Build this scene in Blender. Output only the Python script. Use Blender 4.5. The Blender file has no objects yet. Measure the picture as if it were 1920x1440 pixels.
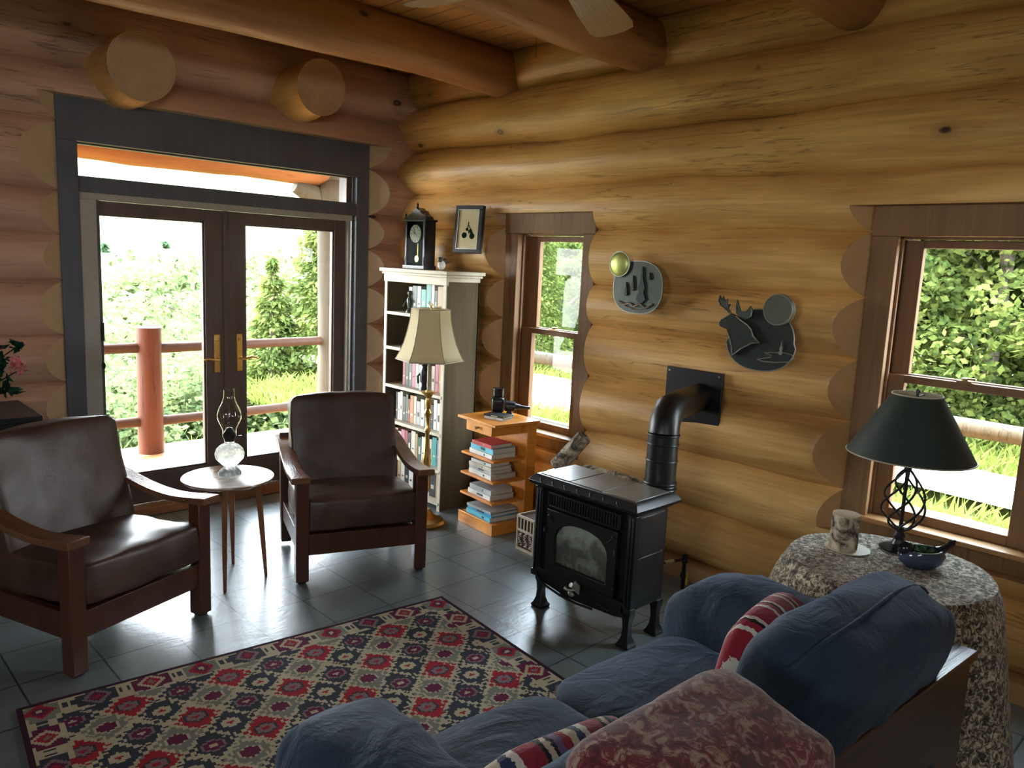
import bpy, bmesh, math, random
from mathutils import Vector, Matrix, noise
random.seed(7)
PI = math.pi
S = bpy.context.scene
COL = S.collection

# ------------------------------------------------------------------ camera, world, sun, exposure
yaw, pit, rol = 0.77683547, -0.15386704, 0.04642628
fw = Vector((math.sin(yaw)*math.cos(pit), math.cos(yaw)*math.cos(pit), math.sin(pit)))
rt = Vector((math.cos(yaw), -math.sin(yaw), 0)); up = rt.cross(fw)
r2 = rt*math.cos(rol)+up*math.sin(rol); u2 = up*math.cos(rol)-rt*math.sin(rol)
cam = bpy.data.cameras.new('camera'); co = bpy.data.objects.new('camera', cam); COL.objects.link(co)
cam.sensor_width = 36; cam.lens = 1455.58/1920*36; cam.clip_end = 400; cam.clip_start = 0.02
co.matrix_world = Matrix(((r2.x, u2.x, -fw.x, 0), (r2.y, u2.y, -fw.y, 0), (r2.z, u2.z, -fw.z, 1.70), (0, 0, 0, 1)))
S.camera = co
W = bpy.data.worlds.new('sky'); S.world = W; W.use_nodes = True
nt = W.node_tree; nt.nodes.clear()
wo = nt.nodes.new('ShaderNodeOutputWorld'); bg = nt.nodes.new('ShaderNodeBackground')
tc = nt.nodes.new('ShaderNodeTexCoord'); sp = nt.nodes.new('ShaderNodeSeparateXYZ'); rp = nt.nodes.new('ShaderNodeValToRGB')
nt.links.new(tc.outputs['Generated'], sp.inputs[0]); nt.links.new(sp.outputs['Z'], rp.inputs[0])
rp.color_ramp.elements[0].position = 0.0; rp.color_ramp.elements[0].color = (0.97, 0.99, 1.0, 1)
rp.color_ramp.elements[1].position = 0.7; rp.color_ramp.elements[1].color = (0.42, 0.58, 0.72, 1)
nt.links.new(rp.outputs[0], bg.inputs[0]); nt.links.new(bg.outputs[0], wo.inputs[0])
bg.inputs[1].default_value = 13
sl = bpy.data.lights.new('sun', 'SUN'); so = bpy.data.objects.new('sun', sl); COL.objects.link(so)
sl.energy = 12; sl.angle = math.radians(3); sl.color = (1, .93, .8)
so.rotation_euler = Vector((0.35, -0.62, -1.0)).to_track_quat('-Z', 'Y').to_euler()
def portal(name, loc, rot, sx, sy):
    l = bpy.data.lights.new(name, 'AREA'); l.shape = 'RECTANGLE'; l.size = sx; l.size_y = sy; l.cycles.is_portal = True
    o = bpy.data.objects.new(name, l); COL.objects.link(o); o.location = loc; o.rotation_euler = rot
portal('daylight_portal', (2.3, 5.2, 1.2), (-PI/2, 0, 0), 1.9, 2.3)
portal('daylight_portal', (3.9, 3.48, 1.25), (-PI/2, 0, -PI/2), .55, 1.3)
portal('daylight_portal', (3.9, 1.0, 1.25), (-PI/2, 0, -PI/2), .65, 1.3)
portal('daylight_portal', (-3.1, .5, 1.95), (-PI/2, 0, PI/2), 1.6, .7)
portal('daylight_portal', (-1.3, -3.1, 2.52), (PI/2, 0, 0), 2.2, .55)
S.view_settings.view_transform = 'Standard'; S.view_settings.look = 'None'
S.view_settings.exposure = 1.22; S.view_settings.gamma = 1; S.view_settings.use_curve_mapping = False

# ------------------------------------------------------------------ materials
class NT:
    def __init__(s, name):
        s.m = bpy.data.materials.new(name); s.m.use_nodes = True; s.t = s.m.node_tree; s.t.nodes.clear()
        s.out = s.t.nodes.new('ShaderNodeOutputMaterial')
    def n(s, typ, **k):
        x = s.t.nodes.new('ShaderNode'+typ)
        for a, b in k.items(): setattr(x, a, b)
        return x
    def l(s, a, b): s.t.links.new(a, b)
    def math(s, op, a, b=None, c=None):
        x = s.n('Math', operation=op)
        for i, v in enumerate((a, b, c)):
            if v is None: continue
            if hasattr(v, 'links'): s.l(v, x.inputs[i])
            else: x.inputs[i].default_value = v
        return x.outputs[0]
    def mix(s, f, a, b):
        x = s.n('Mix', data_type='RGBA')
        for sock, v in ((x.inputs[0], f), (x.inputs[6], a), (x.inputs[7], b)):
            if hasattr(v, 'links'): s.l(v, sock)
            else: sock.default_value = v if not isinstance(v, tuple) else (*v[:3], 1)
        return x.outputs[2]
    def ramp(s, f, stops):
        x = s.n('ValToRGB'); s.l(f, x.inputs[0]); e = x.color_ramp.elements
        while len(e) < len(stops): e.new(0.5)
        for i, (p, c) in enumerate(stops): e[i].position = p; e[i].color = (*c, 1) if len(c) == 3 else c
        return x.outputs[0]
    def coords(s, scale=(1, 1, 1)):
        c = s.n('TexCoord'); m = s.n('Mapping'); s.l(c.outputs['Object'], m.inputs[0]); m.inputs['Scale'].default_value = scale
        return m.outputs[0]
    def noise(s, v, sc, det=4, rough=.6, dist=0):
        x = s.n('TexNoise'); s.l(v, x.inputs['Vector']); x.inputs['Scale'].default_value = sc
        x.inputs['Detail'].default_value = det; x.inputs['Roughness'].default_value = rough; x.inputs['Distortion'].default_value = dist
        return x.outputs['Fac']
    def bsdf(s, col, rough=.5, metal=0, bump=None, bd=.01, bs=.5, spec=.5, **k):
        b = s.n('BsdfPrincipled')
        for sock, v in ((b.inputs['Base Color'], col), (b.inputs['Roughness'], rough), (b.inputs['Metallic'], metal)):
            if hasattr(v, 'links'): s.l(v, sock)
            else: sock.default_value = (*v[:3], 1) if isinstance(v, tuple) else v
        b.inputs['Specular IOR Level'].default_value = spec
        for a, v in k.items(): b.inputs[a.replace('_', ' ')].default_value = v
        if bump is not None:
            bm_ = s.n('Bump'); s.l(bump, bm_.inputs['Height']); bm_.inputs['Distance'].default_value = bd; bm_.inputs['Strength'].default_value = bs
            s.l(bm_.outputs[0], b.inputs['Normal'])
        s.l(b.outputs[0], s.out.inputs[0]); return b

def plain(name, col, rough=.5, metal=0, var=.12, sc=30, bd=.002, **k):
    t = NT(name); v = t.coords(); n = t.noise(v, sc)
    c = t.mix(n, tuple(x*(1-var) for x in col), tuple(min(1, x*(1+var)) for x in col))
    t.bsdf(c, rough, metal, bump=n, bd=bd, bs=.4, **k); return t.m

def wood(name, light, dark, axis=0, sc=1.0, rough=.45, knots=0, grain=1.0, blotch=.5, bd=.003, spec=.5):
    """grain runs along `axis` of the object's own space"""
    t = NT(name); s = [9*sc]*3; s[axis] = .55*sc; v = t.coords(tuple(s))
    f = t.noise(v, 2.2, 5, .65, .6)
    s2 = [40*sc]*3; s2[axis] = 1.6*sc; v2 = t.coords(tuple(s2)); f2 = t.noise(v2, 2.0, 3, .6)
    s3 = [2.2*sc]*3; s3[axis] = .7*sc; b = t.noise(t.coords(tuple(s3)), 1.6, 3, .5)
    mixf = t.math('ADD', t.math('MULTIPLY', f, .55*grain), t.math('ADD', t.math('MULTIPLY', f2, .25*grain), t.math('MULTIPLY', b, blotch)))
    lo = .5*(.8*grain+blotch)-.24; hi = lo+.48
    c = t.ramp(mixf, [(lo, dark), ((lo+hi)/2, tuple((a+d)/2 for a, d in zip(light, dark))), (hi, light)])
    h = f2
    if knots:
        s4 = [2.1]*3; s4[axis] = 1.25
        vv = t.coords(tuple(s4)); vo = t.n('TexVoronoi'); t.l(vv, vo.inputs['Vector']); vo.inputs['Scale'].default_value = 1.5*knots
        d = vo.outputs['Distance']
        wn = t.noise(t.coords((25, 25, 25)), 1.0, 2)
        d2 = t.math('ADD', d, t.math('MULTIPLY', t.math('SUBTRACT', wn, .5), .035))
        k = t.ramp(d2, [(0, (.30,)*3), (.028, (.42,)*3), (.040, (.04,)*3), (.055, (.10,)*3), (.075, (.75,)*3), (.16, (1,)*3)])
        x = t.n('Mix', data_type='RGBA', blend_type='MULTIPLY'); x.inputs[0].default_value = 1; t.l(c, x.inputs[6]); t.l(k, x.inputs[7]); c = x.outputs[2]
        # long drying checks
        s5 = [7.0]*3; s5[axis] = .35; w = t.noise(t.coords(tuple(s5)), 1.3, 4, .6, .3)
        ck = t.math('ABSOLUTE', t.math('SUBTRACT', w, .5)); ckc = t.ramp(ck, [(0, (.45,)*3), (.006, (.8,)*3), (.012, (1,)*3)])
        big = t.noise(t.coords((.9, .9, .9)), 1.0, 2); gate = t.ramp(big, [(.50, (0,)*3), (.58, (1,)*3)])
        x = t.n('Mix', data_type='RGBA', blend_type='MULTIPLY'); t.l(gate, x.inputs[0]); t.l(c, x.inputs[6]); t.l(ckc, x.inputs[7]); c = x.outputs[2]
    t.bsdf(c, rough, 0, bump=h, bd=bd, bs=.5, spec=spec); return t.m

def endgrain(name, light, dark, sc=1.0):
    t = NT(name); v = t.coords(); n = t.noise(v, 18*sc, 4); n2 = t.noise(v, 90*sc, 2)
    c = t.mix(t.math('ADD', t.math('MULTIPLY', n, .7), t.math('MULTIPLY', n2, .3)), dark, light)
    t.bsdf(c, .6, 0, bump=n2, bd=.002); return t.m

def rings(name, light, dark, per=.012, axis='y'):
    """sawn log end with growth rings about the object's own origin"""
    t = NT(name); c = t.n('TexCoord'); s = t.n('SeparateXYZ'); t.l(c.outputs['Object'], s.inputs[0])
    a, b = {'y': ('X', 'Z'), 'z': ('X', 'Y'), 'x': ('Y', 'Z')}[axis]
    r = t.math('SQRT', t.math('ADD', t.math('POWER', t.math('ABSOLUTE', s.outputs[a]), 2.0), t.math('POWER', t.math('ABSOLUTE', s.outputs[b]), 2.0)))
    n = t.noise(t.coords(), 6, 3)
    w = t.math('SINE', t.math('ADD', t.math('MULTIPLY', r, 2*PI/per), t.math('MULTIPLY', n, 8)))
    f = t.math('ADD', t.math('MULTIPLY', w, .12), t.math('MULTIPLY', t.noise(t.coords(), 14, 4), .8))
    col = t.mix(f, dark, light); t.bsdf(col, .6, 0, bump=w, bd=.001); return t.m

LOGL, LOGD = (.72, .44, .15), (.42, .205, .055)
M = {}
M['logx'] = wood('log wood running east', (.62, .39, .26), (.37, .22, .15), 0, 1, .42, knots=1, blotch=.55)
M['logy'] = wood('log wood running north', LOGL, LOGD, 1, 1, .42, knots=1.15, blotch=.75, grain=1.15)
M['cut'] = endgrain('sawn log cut', (.50, .29, .12), (.33, .17, .06))
M['cutd'] = endgrain('sawn log cut pale', (.60, .44, .27), (.42, .28, .15))
M['ring'] = rings('log end rings', (.52, .36, .2), (.32, .19, .09))
M['beam'] = wood('beam wood', (.52, .27, .10), (.26, .115, .04), 0, 1, .45, knots=1)
M['plank'] = None
M['case'] = wood('haze-lifted door casing', (.115, .122, .148), (.062, .067, .083), 2, 1, .5, grain=.8)  # cool pale lens haze put into the dark brown of the casing
M['doorwood'] = wood('door wood', (.14, .095, .08), (.065, .045, .04), 2, 1, .45)
M['wincase'] = wood('window casing wood', (.27, .135, .045), (.12, .058, .02), 2, 1, .6, knots=.8)
M['winsash'] = wood('window sash wood', (.24, .115, .04), (.12, .055, .02), 2, 1, .55)
M['stool'] = wood('stool wood', (.42, .22, .08), (.24, .11, .04), 1, 1, .4)
M['sill'] = wood('threshold wood', (.38, .17, .065), (.2, .08, .03), 0, 1, .4)
M['screen'] = plain('beige screen frame', (.36, .34, .29), .5)
M['brass'] = plain('aged brass', (.75, .50, .16), .28, 1, .2, 60)
M['brassd'] = plain('dark handle brass', (.30, .2, .1), .35, 1)
M['steel'] = plain('steel', (.6, .6, .6), .3, 1)
M['iron'] = plain('black cast iron', (.008, .009, .009), .34, .0, .3, 60, .001)
M['pipe'] = plain('black stove pipe', (.005, .006, .006), .38, .0, .2)
M['stile'] = None
M['cherry'] = wood('reddish chair wood', (.095, .032, .017), (.04, .014, .008), 2, 2, .32)
M['cherrya'] = wood('sheen-lightened arm wood', (.20, .088, .044), (.08, .03, .016), 1, 2, .25)  # tan sheen of the armrests put into a lighter wood colour
M['pine'] = wood('orange pine', (.80, .32, .045), (.55, .18, .02), 0, 1.5, .3, knots=0)
M['greywood'] = wood('grey washed wood', (.125, .095, .055), (.065, .048, .027), 2, 1, .75, knots=0, spec=.15)
M['greyedge'] = wood('pale washed edge wood', (.62, .58, .46), (.42, .38, .28), 1, 2, .5)
M['tbl'] = wood('dark cherry table wood', (.34, .21, .12), (.18, .10, .055), 0, 2, .14, spec=.9)
M['tblleg'] = wood('table leg wood', (.33, .14, .055), (.18, .07, .03), 2, 2, .3)
M['clockin'] = plain('clock interior with green reflection', (.018, .032, .027), .9, spec=.1)  # dim green reflection put into the colour of the matte clock back
M['dark'] = plain('black lacquer', (.012, .014, .016), .35)
M['darkwood'] = wood('dark stained wood', (.10, .045, .022), (.045, .02, .01), 0, 1, .28)

def leather():
    t = NT('brown leather'); v = t.coords(); n = t.noise(v, 5, 4); n2 = t.n('TexVoronoi'); t.l(v, n2.inputs['Vector']); n2.inputs['Scale'].default_value = 160
    c = t.ramp(n, [(.3, (.038, .019, .013)), (.7, (.080, .042, .030))])
    h = t.math('ADD', t.math('MULTIPLY', n2.outputs['Distance'], .08), t.noise(v, 7, 3, .5, .2))
    t.bsdf(c, t.math('ADD', t.math('MULTIPLY', n, .25), .27), 0, bump=h, bd=.007, bs=.4); return t.m
M['leather'] = leather()
def denim():
    t = NT('blue denim'); v = t.coords(); n = t.noise(v, 3.5, 5); w = t.noise(t.coords((300, 300, 300)), 1, 2)
    c = t.ramp(n, [(.25, (.009, .020, .036)), (.75, (.020, .040, .066))])
    h = t.math('ADD', t.math('MULTIPLY', t.noise(v, 5, 4, .55, 1.8), 1.0), t.math('MULTIPLY', w, .06))
    b = t.bsdf(c, .75, 0, bump=h, bd=.03, bs=.5, spec=.3); b.inputs['Sheen Weight'].default_value = .3; b.inputs['Sheen Roughness'].default_value = .4
    b.inputs['Sheen Tint'].default_value = (.5, .65, .9, 1); return t.m
M['denim'] = denim()
def slate():
    t = NT('slate floor tiles'); c = t.n('TexCoord'); s = t.n('SeparateXYZ'); t.l(c.outputs['Object'], s.inputs[0])
    T = .305
    x = t.math('DIVIDE', t.math('SUBTRACT', s.outputs['X'], 1.54-6*T), T); y = t.math('DIVIDE', t.math('SUBTRACT', s.outputs['Y'], 3.285-12*T), T)
    ex = t.math('ABSOLUTE', t.math('SUBTRACT', t.math('FRACT', x), .5)); ey = t.math('ABSOLUTE', t.math('SUBTRACT', t.math('FRACT', y), .5))
    e = t.math('MAXIMUM', ex, ey); g = t.math('GREATER_THAN', e, .5-.013)
    cb = t.n('CombineXYZ'); t.l(t.math('FLOOR', x), cb.inputs[0]); t.l(t.math('FLOOR', y), cb.inputs[1])
    wn = t.n('TexWhiteNoise', noise_dimensions='3D'); t.l(cb.outputs[0], wn.inputs['Vector'])
    v = t.coords(); va = t.n('VectorMath', operation='ADD'); t.l(v, va.inputs[0]); t.l(wn.outputs['Color'], va.inputs[1])
    vm = t.n('VectorMath', operation='MULTIPLY'); t.l(va.outputs[0], vm.inputs[0]); vm.inputs[1].default_value = (1, 2.2, 1)
    n = t.noise(vm.outputs[0], 4, 4, .5, .7)
    col = t.mix(t.ramp(n, [(.3, (0,)*3), (.75, (1,)*3)]), (.105, .128, .128), (.158, .188, .186))
    col = t.mix(t.math('MULTIPLY', wn.outputs['Value'], .35), col, (.15, .165, .148))
    gc = t.mix(g, col, (.028, .033, .033))
    h = t.math('SUBTRACT', t.math('ADD', n, t.math('MULTIPLY', t.noise(vm.outputs[0], 14, 3, .5, .2), .25)), t.math('MULTIPLY', g, .9))
    h2 = t.math('ADD', h, t.math('MULTIPLY', t.noise(t.coords((1, 1.6, 1)), 30, 3, .55, .3), .5))
    t.bsdf(gc, t.math('ADD', t.math('MULTIPLY', n, .08), .27), 0, bump=h2, bd=.003, bs=.5, spec=1.0); return t.m
M['slate'] = slate()
def planks(name, per, ax, light, dark, groove=.03, axis=1):
    t = NT(name); c = t.n('TexCoord'); s = t.n('SeparateXYZ'); t.l(c.outputs['Object'], s.inputs[0])
    x = t.math('DIVIDE', s.outputs[ax], per); e = t.math('ABSOLUTE', t.math('SUBTRACT', t.math('FRACT', x), .5)); g = t.math('GREATER_THAN', e, .5-groove)
    wn = t.n('TexWhiteNoise', noise_dimensions='1D'); t.l(t.math('FLOOR', x), wn.inputs['W'])
    s_ = [10]*3; s_[axis] = .7; n = t.noise(t.coords(tuple(s_)), 2, 5)
    f = t.math('ADD', t.math('MULTIPLY', n, .7), t.math('MULTIPLY', wn.outputs['Value'], .35))
    col = t.mix(g, t.mix(f, dark, light), tuple(d*.25 for d in dark)); t.bsdf(col, .45, 0, bump=t.math('SUBTRACT', n, t.math('MULTIPLY', g, 2)), bd=.004); return t.m
M['plank'] = planks('ceiling planks', .13, 'X', (.66, .38, .13), (.40, .2, .065), .03, 1)
M['deck'] = planks('deck boards', .14, 'Y', (.62, .34, .14), (.42, .21, .08), .03, 0)
M['porchwood'] = wood('stained porch log', (.12, .040, .022), (.07, .022, .013), 2, 1, .4, knots=1, spec=.15)
M['porchbeam'] = wood('porch beam log', (.36, .15, .055), (.20, .075, .03), 0, 1, .45, knots=1, spec=.15)
M['porchrail'] = wood('porch rail log', (.085, .042, .027), (.045, .024, .016), 0, 1, .5, spec=.15)
M['greylog'] = wood('weathered porch log', (.11, .095, .07), (.055, .045, .033), 2, 1, .6, knots=1, spec=.15)
def glassm(name, tint=(1, 1, 1), refl=.9):
    t = NT(name); tr = t.n('BsdfTransparent'); tr.inputs[0].default_value = (*tint, 1); gl = t.n('BsdfGlossy'); gl.inputs['Roughness'].default_value = .02
    fr = t.n('Fresnel'); fr.inputs[0].default_value = 1.45; mx = t.n('MixShader')
    ge = t.n('NewGeometry'); t.l(t.math('MULTIPLY', t.math('MULTIPLY', fr.outputs[0], refl), t.math('SUBTRACT', 1.0, ge.outputs['Backfacing'])), mx.inputs[0]); t.l(tr.outputs[0], mx.inputs[1]); t.l(gl.outputs[0], mx.inputs[2]); t.l(mx.outputs[0], t.out.inputs[0]); return t.m
M['glass'] = glassm('window glass', (1, 1, 1), .6)
def clearglass(name, r=0.0):
    t = NT(name); b = t.bsdf((.98, 1, .99), r, 0); b.inputs['Transmission Weight'].default_value = 1; b.inputs['IOR'].default_value = 1.45; return t.m
M['cglass'] = glassm('thin clear lamp glass', (.97, .98, .97), 2.2)
def patterned():
    t = NT('pressed glass'); gl = t.n('BsdfGlass'); gl.inputs['IOR'].default_value = 1.3; gl.inputs['Roughness'].default_value = .05
    tr = t.n('BsdfTranslucent'); tr.inputs[0].default_value = (.9, .93, .9, 1); v = t.n('TexVoronoi'); t.l(t.coords(), v.inputs['Vector']); v.inputs['Scale'].default_value = 55
    b = t.n('Bump'); b.inputs['Distance'].default_value = .006; t.l(v.outputs['Distance'], b.inputs['Height']); t.l(b.outputs[0], gl.inputs['Normal'])
    m = t.n('MixShader'); t.l(t.ramp(v.outputs['Distance'], [(.2, (.85,)*3), (.5, (.5,)*3)]), m.inputs[0]); t.l(gl.outputs[0], m.inputs[1]); t.l(tr.outputs[0], m.inputs[2]); t.l(m.outputs[0], t.out.inputs[0]); return t.m
M['pglass'] = patterned()
def leafm(name, c1, c2):
    t = NT(name); oi = t.n('ObjectInfo'); v = t.coords(); n = t.noise(v, 1.1, 3)
    w = t.noise(v, 9, 1)
    f = t.math('ADD', t.math('MULTIPLY', n, .6), t.math('MULTIPLY', w, .5))
    c = t.ramp(f, [(.38, c1), (.68, c2)])
    d = t.n('BsdfDiffuse'); tr = t.n('BsdfTranslucent'); t.l(c, d.inputs[0]); t.l(c, tr.inputs[0]); m = t.n('MixShader'); m.inputs[0].default_value = .45
    t.l(d.outputs[0], m.inputs[1]); t.l(tr.outputs[0], m.inputs[2]); t.l(m.outputs[0], t.out.inputs[0]); return t.m
M['leafA'] = leafm('maple leaves', (.030, .058, .018), (.19, .225, .06))
M['leafB'] = leafm('dark tree leaves', (.03, .06, .035), (.09, .14, .07))
M['leafC'] = leafm('sunny valley leaves', (.055, .085, .035), (.24, .28, .12))
M['leafD'] = leafm('house plant leaves', (.010, .03, .022), (.025, .06, .045))
M['bark'] = wood('tree bark', (.16, .13, .10), (.06, .05, .04), 2, 1, .8)
M['grass'] = leafm('meadow grass', (.09, .125, .025), (.26, .30, .07))
M['soil'] = plain('meadow ground', (.12, .15, .04), .9, 0, .4, 2)
M['gravel'] = plain('pale gravel', (.72, .68, .60), .9, 0, .12, 40, .01)
M['petal'] = plain('pink petals', (.55, .10, .14), .5)
def cloth(name, sc, cols, rough=.85, bd=.004, sheen=.2, dist=1.0):
    t = NT(name); v = t.coords(); n = t.noise(v, sc, 4, .7, dist); c = t.ramp(n, cols)
    b = t.bsdf(c, rough, 0, bump=n, bd=bd, bs=.6, spec=.2); b.inputs['Sheen Weight'].default_value = sheen; return t.m
M['tapestry'] = cloth('mottled woven cloth', 52, [(.40, (.035, .026, .018)), (.47, (.12, .09, .06)), (.54, (.38, .32, .22)), (.62, (.62, .54, .40))], bd=.006)
M['damask'] = cloth('red damask cloth', 32, [(.38, (.055, .008, .010)), (.50, (.16, .02, .025)), (.56, (.25, .14, .10)), (.64, (.33, .23, .16))], sheen=.4, dist=.9)
def stripes(name, per, cols, ax='X'):
    t = NT(name); c = t.n('TexCoord'); s = t.n('SeparateXYZ'); t.l(c.outputs['Object'], s.inputs[0])
    n = t.noise(t.coords(), 60, 2); x = t.math('FRACT', t.math('ADD', t.math('DIVIDE', s.outputs[ax], per), t.math('MULTIPLY', n, .12)))
    r = t.n('ValToRGB'); t.l(x, r.inputs[0]); r.color_ramp.interpolation = 'CONSTANT'; e = r.color_ramp.elements
    while len(e) < len(cols): e.new(.5)
    for i, (p, cc) in enumerate(cols): e[i].position = p; e[i].color = (*cc, 1)
    b = t.bsdf(r.outputs[0], .9, 0, bump=n, bd=.006, bs=.7, spec=.2); b.inputs['Sheen Weight'].default_value = .3; return t.m
CR, RD, NV, WH, BK, PU = (.55, .48, .34), (.28, .018, .035), (.025, .04, .09), (.62, .60, .52), (.012, .012, .016), (.15, .09, .2)
M['wool'] = stripes('striped wool', .17, [(0, CR), (.12, NV), (.22, WH), (.32, RD), (.55, RD), (.60, BK), (.66, CR), (.74, BK), (.80, PU), (.90, RD)])
M['wool2'] = stripes('striped red wool', .085, [(0, RD), (.35, WH), (.45, RD), (.6, BK), (.68, WH), (.78, RD)])
M['shade'] = None
def shade_mat(name, col, tl=.35):
    t = NT(name); d = t.n('BsdfDiffuse'); tr = t.n('BsdfTranslucent'); n = t.noise(t.coords((60, 60, 8)), 3, 2)
    c = t.mix(n, tuple(x*.9 for x in col), col); t.l(c, d.inputs[0]); t.l(c, tr.inputs[0]); m = t.n('MixShader'); m.inputs[0].default_value = tl
    t.l(d.outputs[0], m.inputs[1]); t.l(tr.outputs[0], m.inputs[2]); t.l(m.outputs[0], t.out.inputs[0]); return t.m
M['cream'] = shade_mat('cream silk shade', (.92, .85, .62), .45)
M['creamtrim'] = plain('cream trim', (.42, .37, .26), .6)
M['green'] = plain('dark green shade', (.018, .030, .024), .55, 0, .1, 8, .0005)
M['linen'] = plain('shade lining', (.5, .44, .3), .8)
M['art'] = plain('dark grey metal', (.10, .115, .105), .38, .6, .35, 14, .001)
M['artl'] = plain('bright metal edge', (.5, .52, .46), .3, .8)
M['artd'] = plain('darkened metal', (.045, .055, .052), .4, .6, .3, 20)
M['moon'] = plain('green-reflection domed metal', (.60, .66, .22), .42, .7, .3, 10)  # reflected yellow-green put into the base colour of the mirror-like moon
M['moond'] = plain('grey mirror disc', (.16, .18, .15), .35, .5, .1)
M['ceramic'] = plain('blue ceramic glaze', (.045, .065, .11), .12, 0, .3, 20, .0005)
M['ceramicd'] = plain('black ceramic glaze', (.012, .014, .018), .15)
M['birch'] = cloth('birch bark', 14, [(.38, (.05, .04, .03)), (.48, (.30, .24, .17)), (.6, (.55, .47, .35))], bd=.006, sheen=0)
M['cutlog'] = rings('small log top', (.62, .5, .33), (.45, .32, .18), .006, 'z')
M['paper'] = plain('book pages', (.62, .58, .48), .8, 0, .1, 90)
M['cream2'] = plain('antique cream metal', (.55, .47, .34), .5)
M['dial'] = plain('clock dial', (.55, .52, .42), .5)
M['print'] = plain('aged print paper', (.62, .55, .32), .6)
M['black'] = plain('black plastic', (.012, .012, .012), .3)
M['yellow'] = plain('yellow lever', (.7, .5, .03), .4)
M['white'] = plain('white paint', (.75, .75, .72), .5)
M['fan'] = wood('fan blade wood', (.52, .38, .22), (.36, .24, .13), 0, 1, .4)
def sooty():
    t = NT('sooty stove glass'); tr = t.n('BsdfTransparent'); d = t.n('BsdfPrincipled'); d.inputs['Base Color'].default_value = (.30, .33, .27, 1); d.inputs['Roughness'].default_value = .25; d.inputs['Specular IOR Level'].default_value = .9
    n = t.noise(t.coords(), 7, 4, .55, .6); s = t.n('SeparateXYZ'); c = t.n('TexCoord'); t.l(c.outputs['Object'], s.inputs[0])
    f = t.math('ADD', t.math('MULTIPLY', t.math('SUBTRACT', s.outputs['Z'], .33), 2.6), t.math('MULTIPLY', t.math('SUBTRACT', n, .5), 2.2)); m = t.n('MixShader')
    t.l(t.ramp(f, [(.0, (.12,)*3), (.45, (.85,)*3)]), m.inputs[0]); t.l(tr.outputs[0], m.inputs[1]); t.l(d.outputs[0], m.inputs[2]); t.l(m.outputs[0], t.out.inputs[0]); return t.m
M['glassdark'] = sooty()
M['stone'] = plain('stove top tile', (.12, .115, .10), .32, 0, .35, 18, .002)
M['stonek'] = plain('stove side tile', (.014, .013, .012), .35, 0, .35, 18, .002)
M['ember'] = cloth('ceramic gas logs', 20, [(.4, (.04, .03, .025)), (.6, (.16, .11, .08))], sheen=0)

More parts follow.
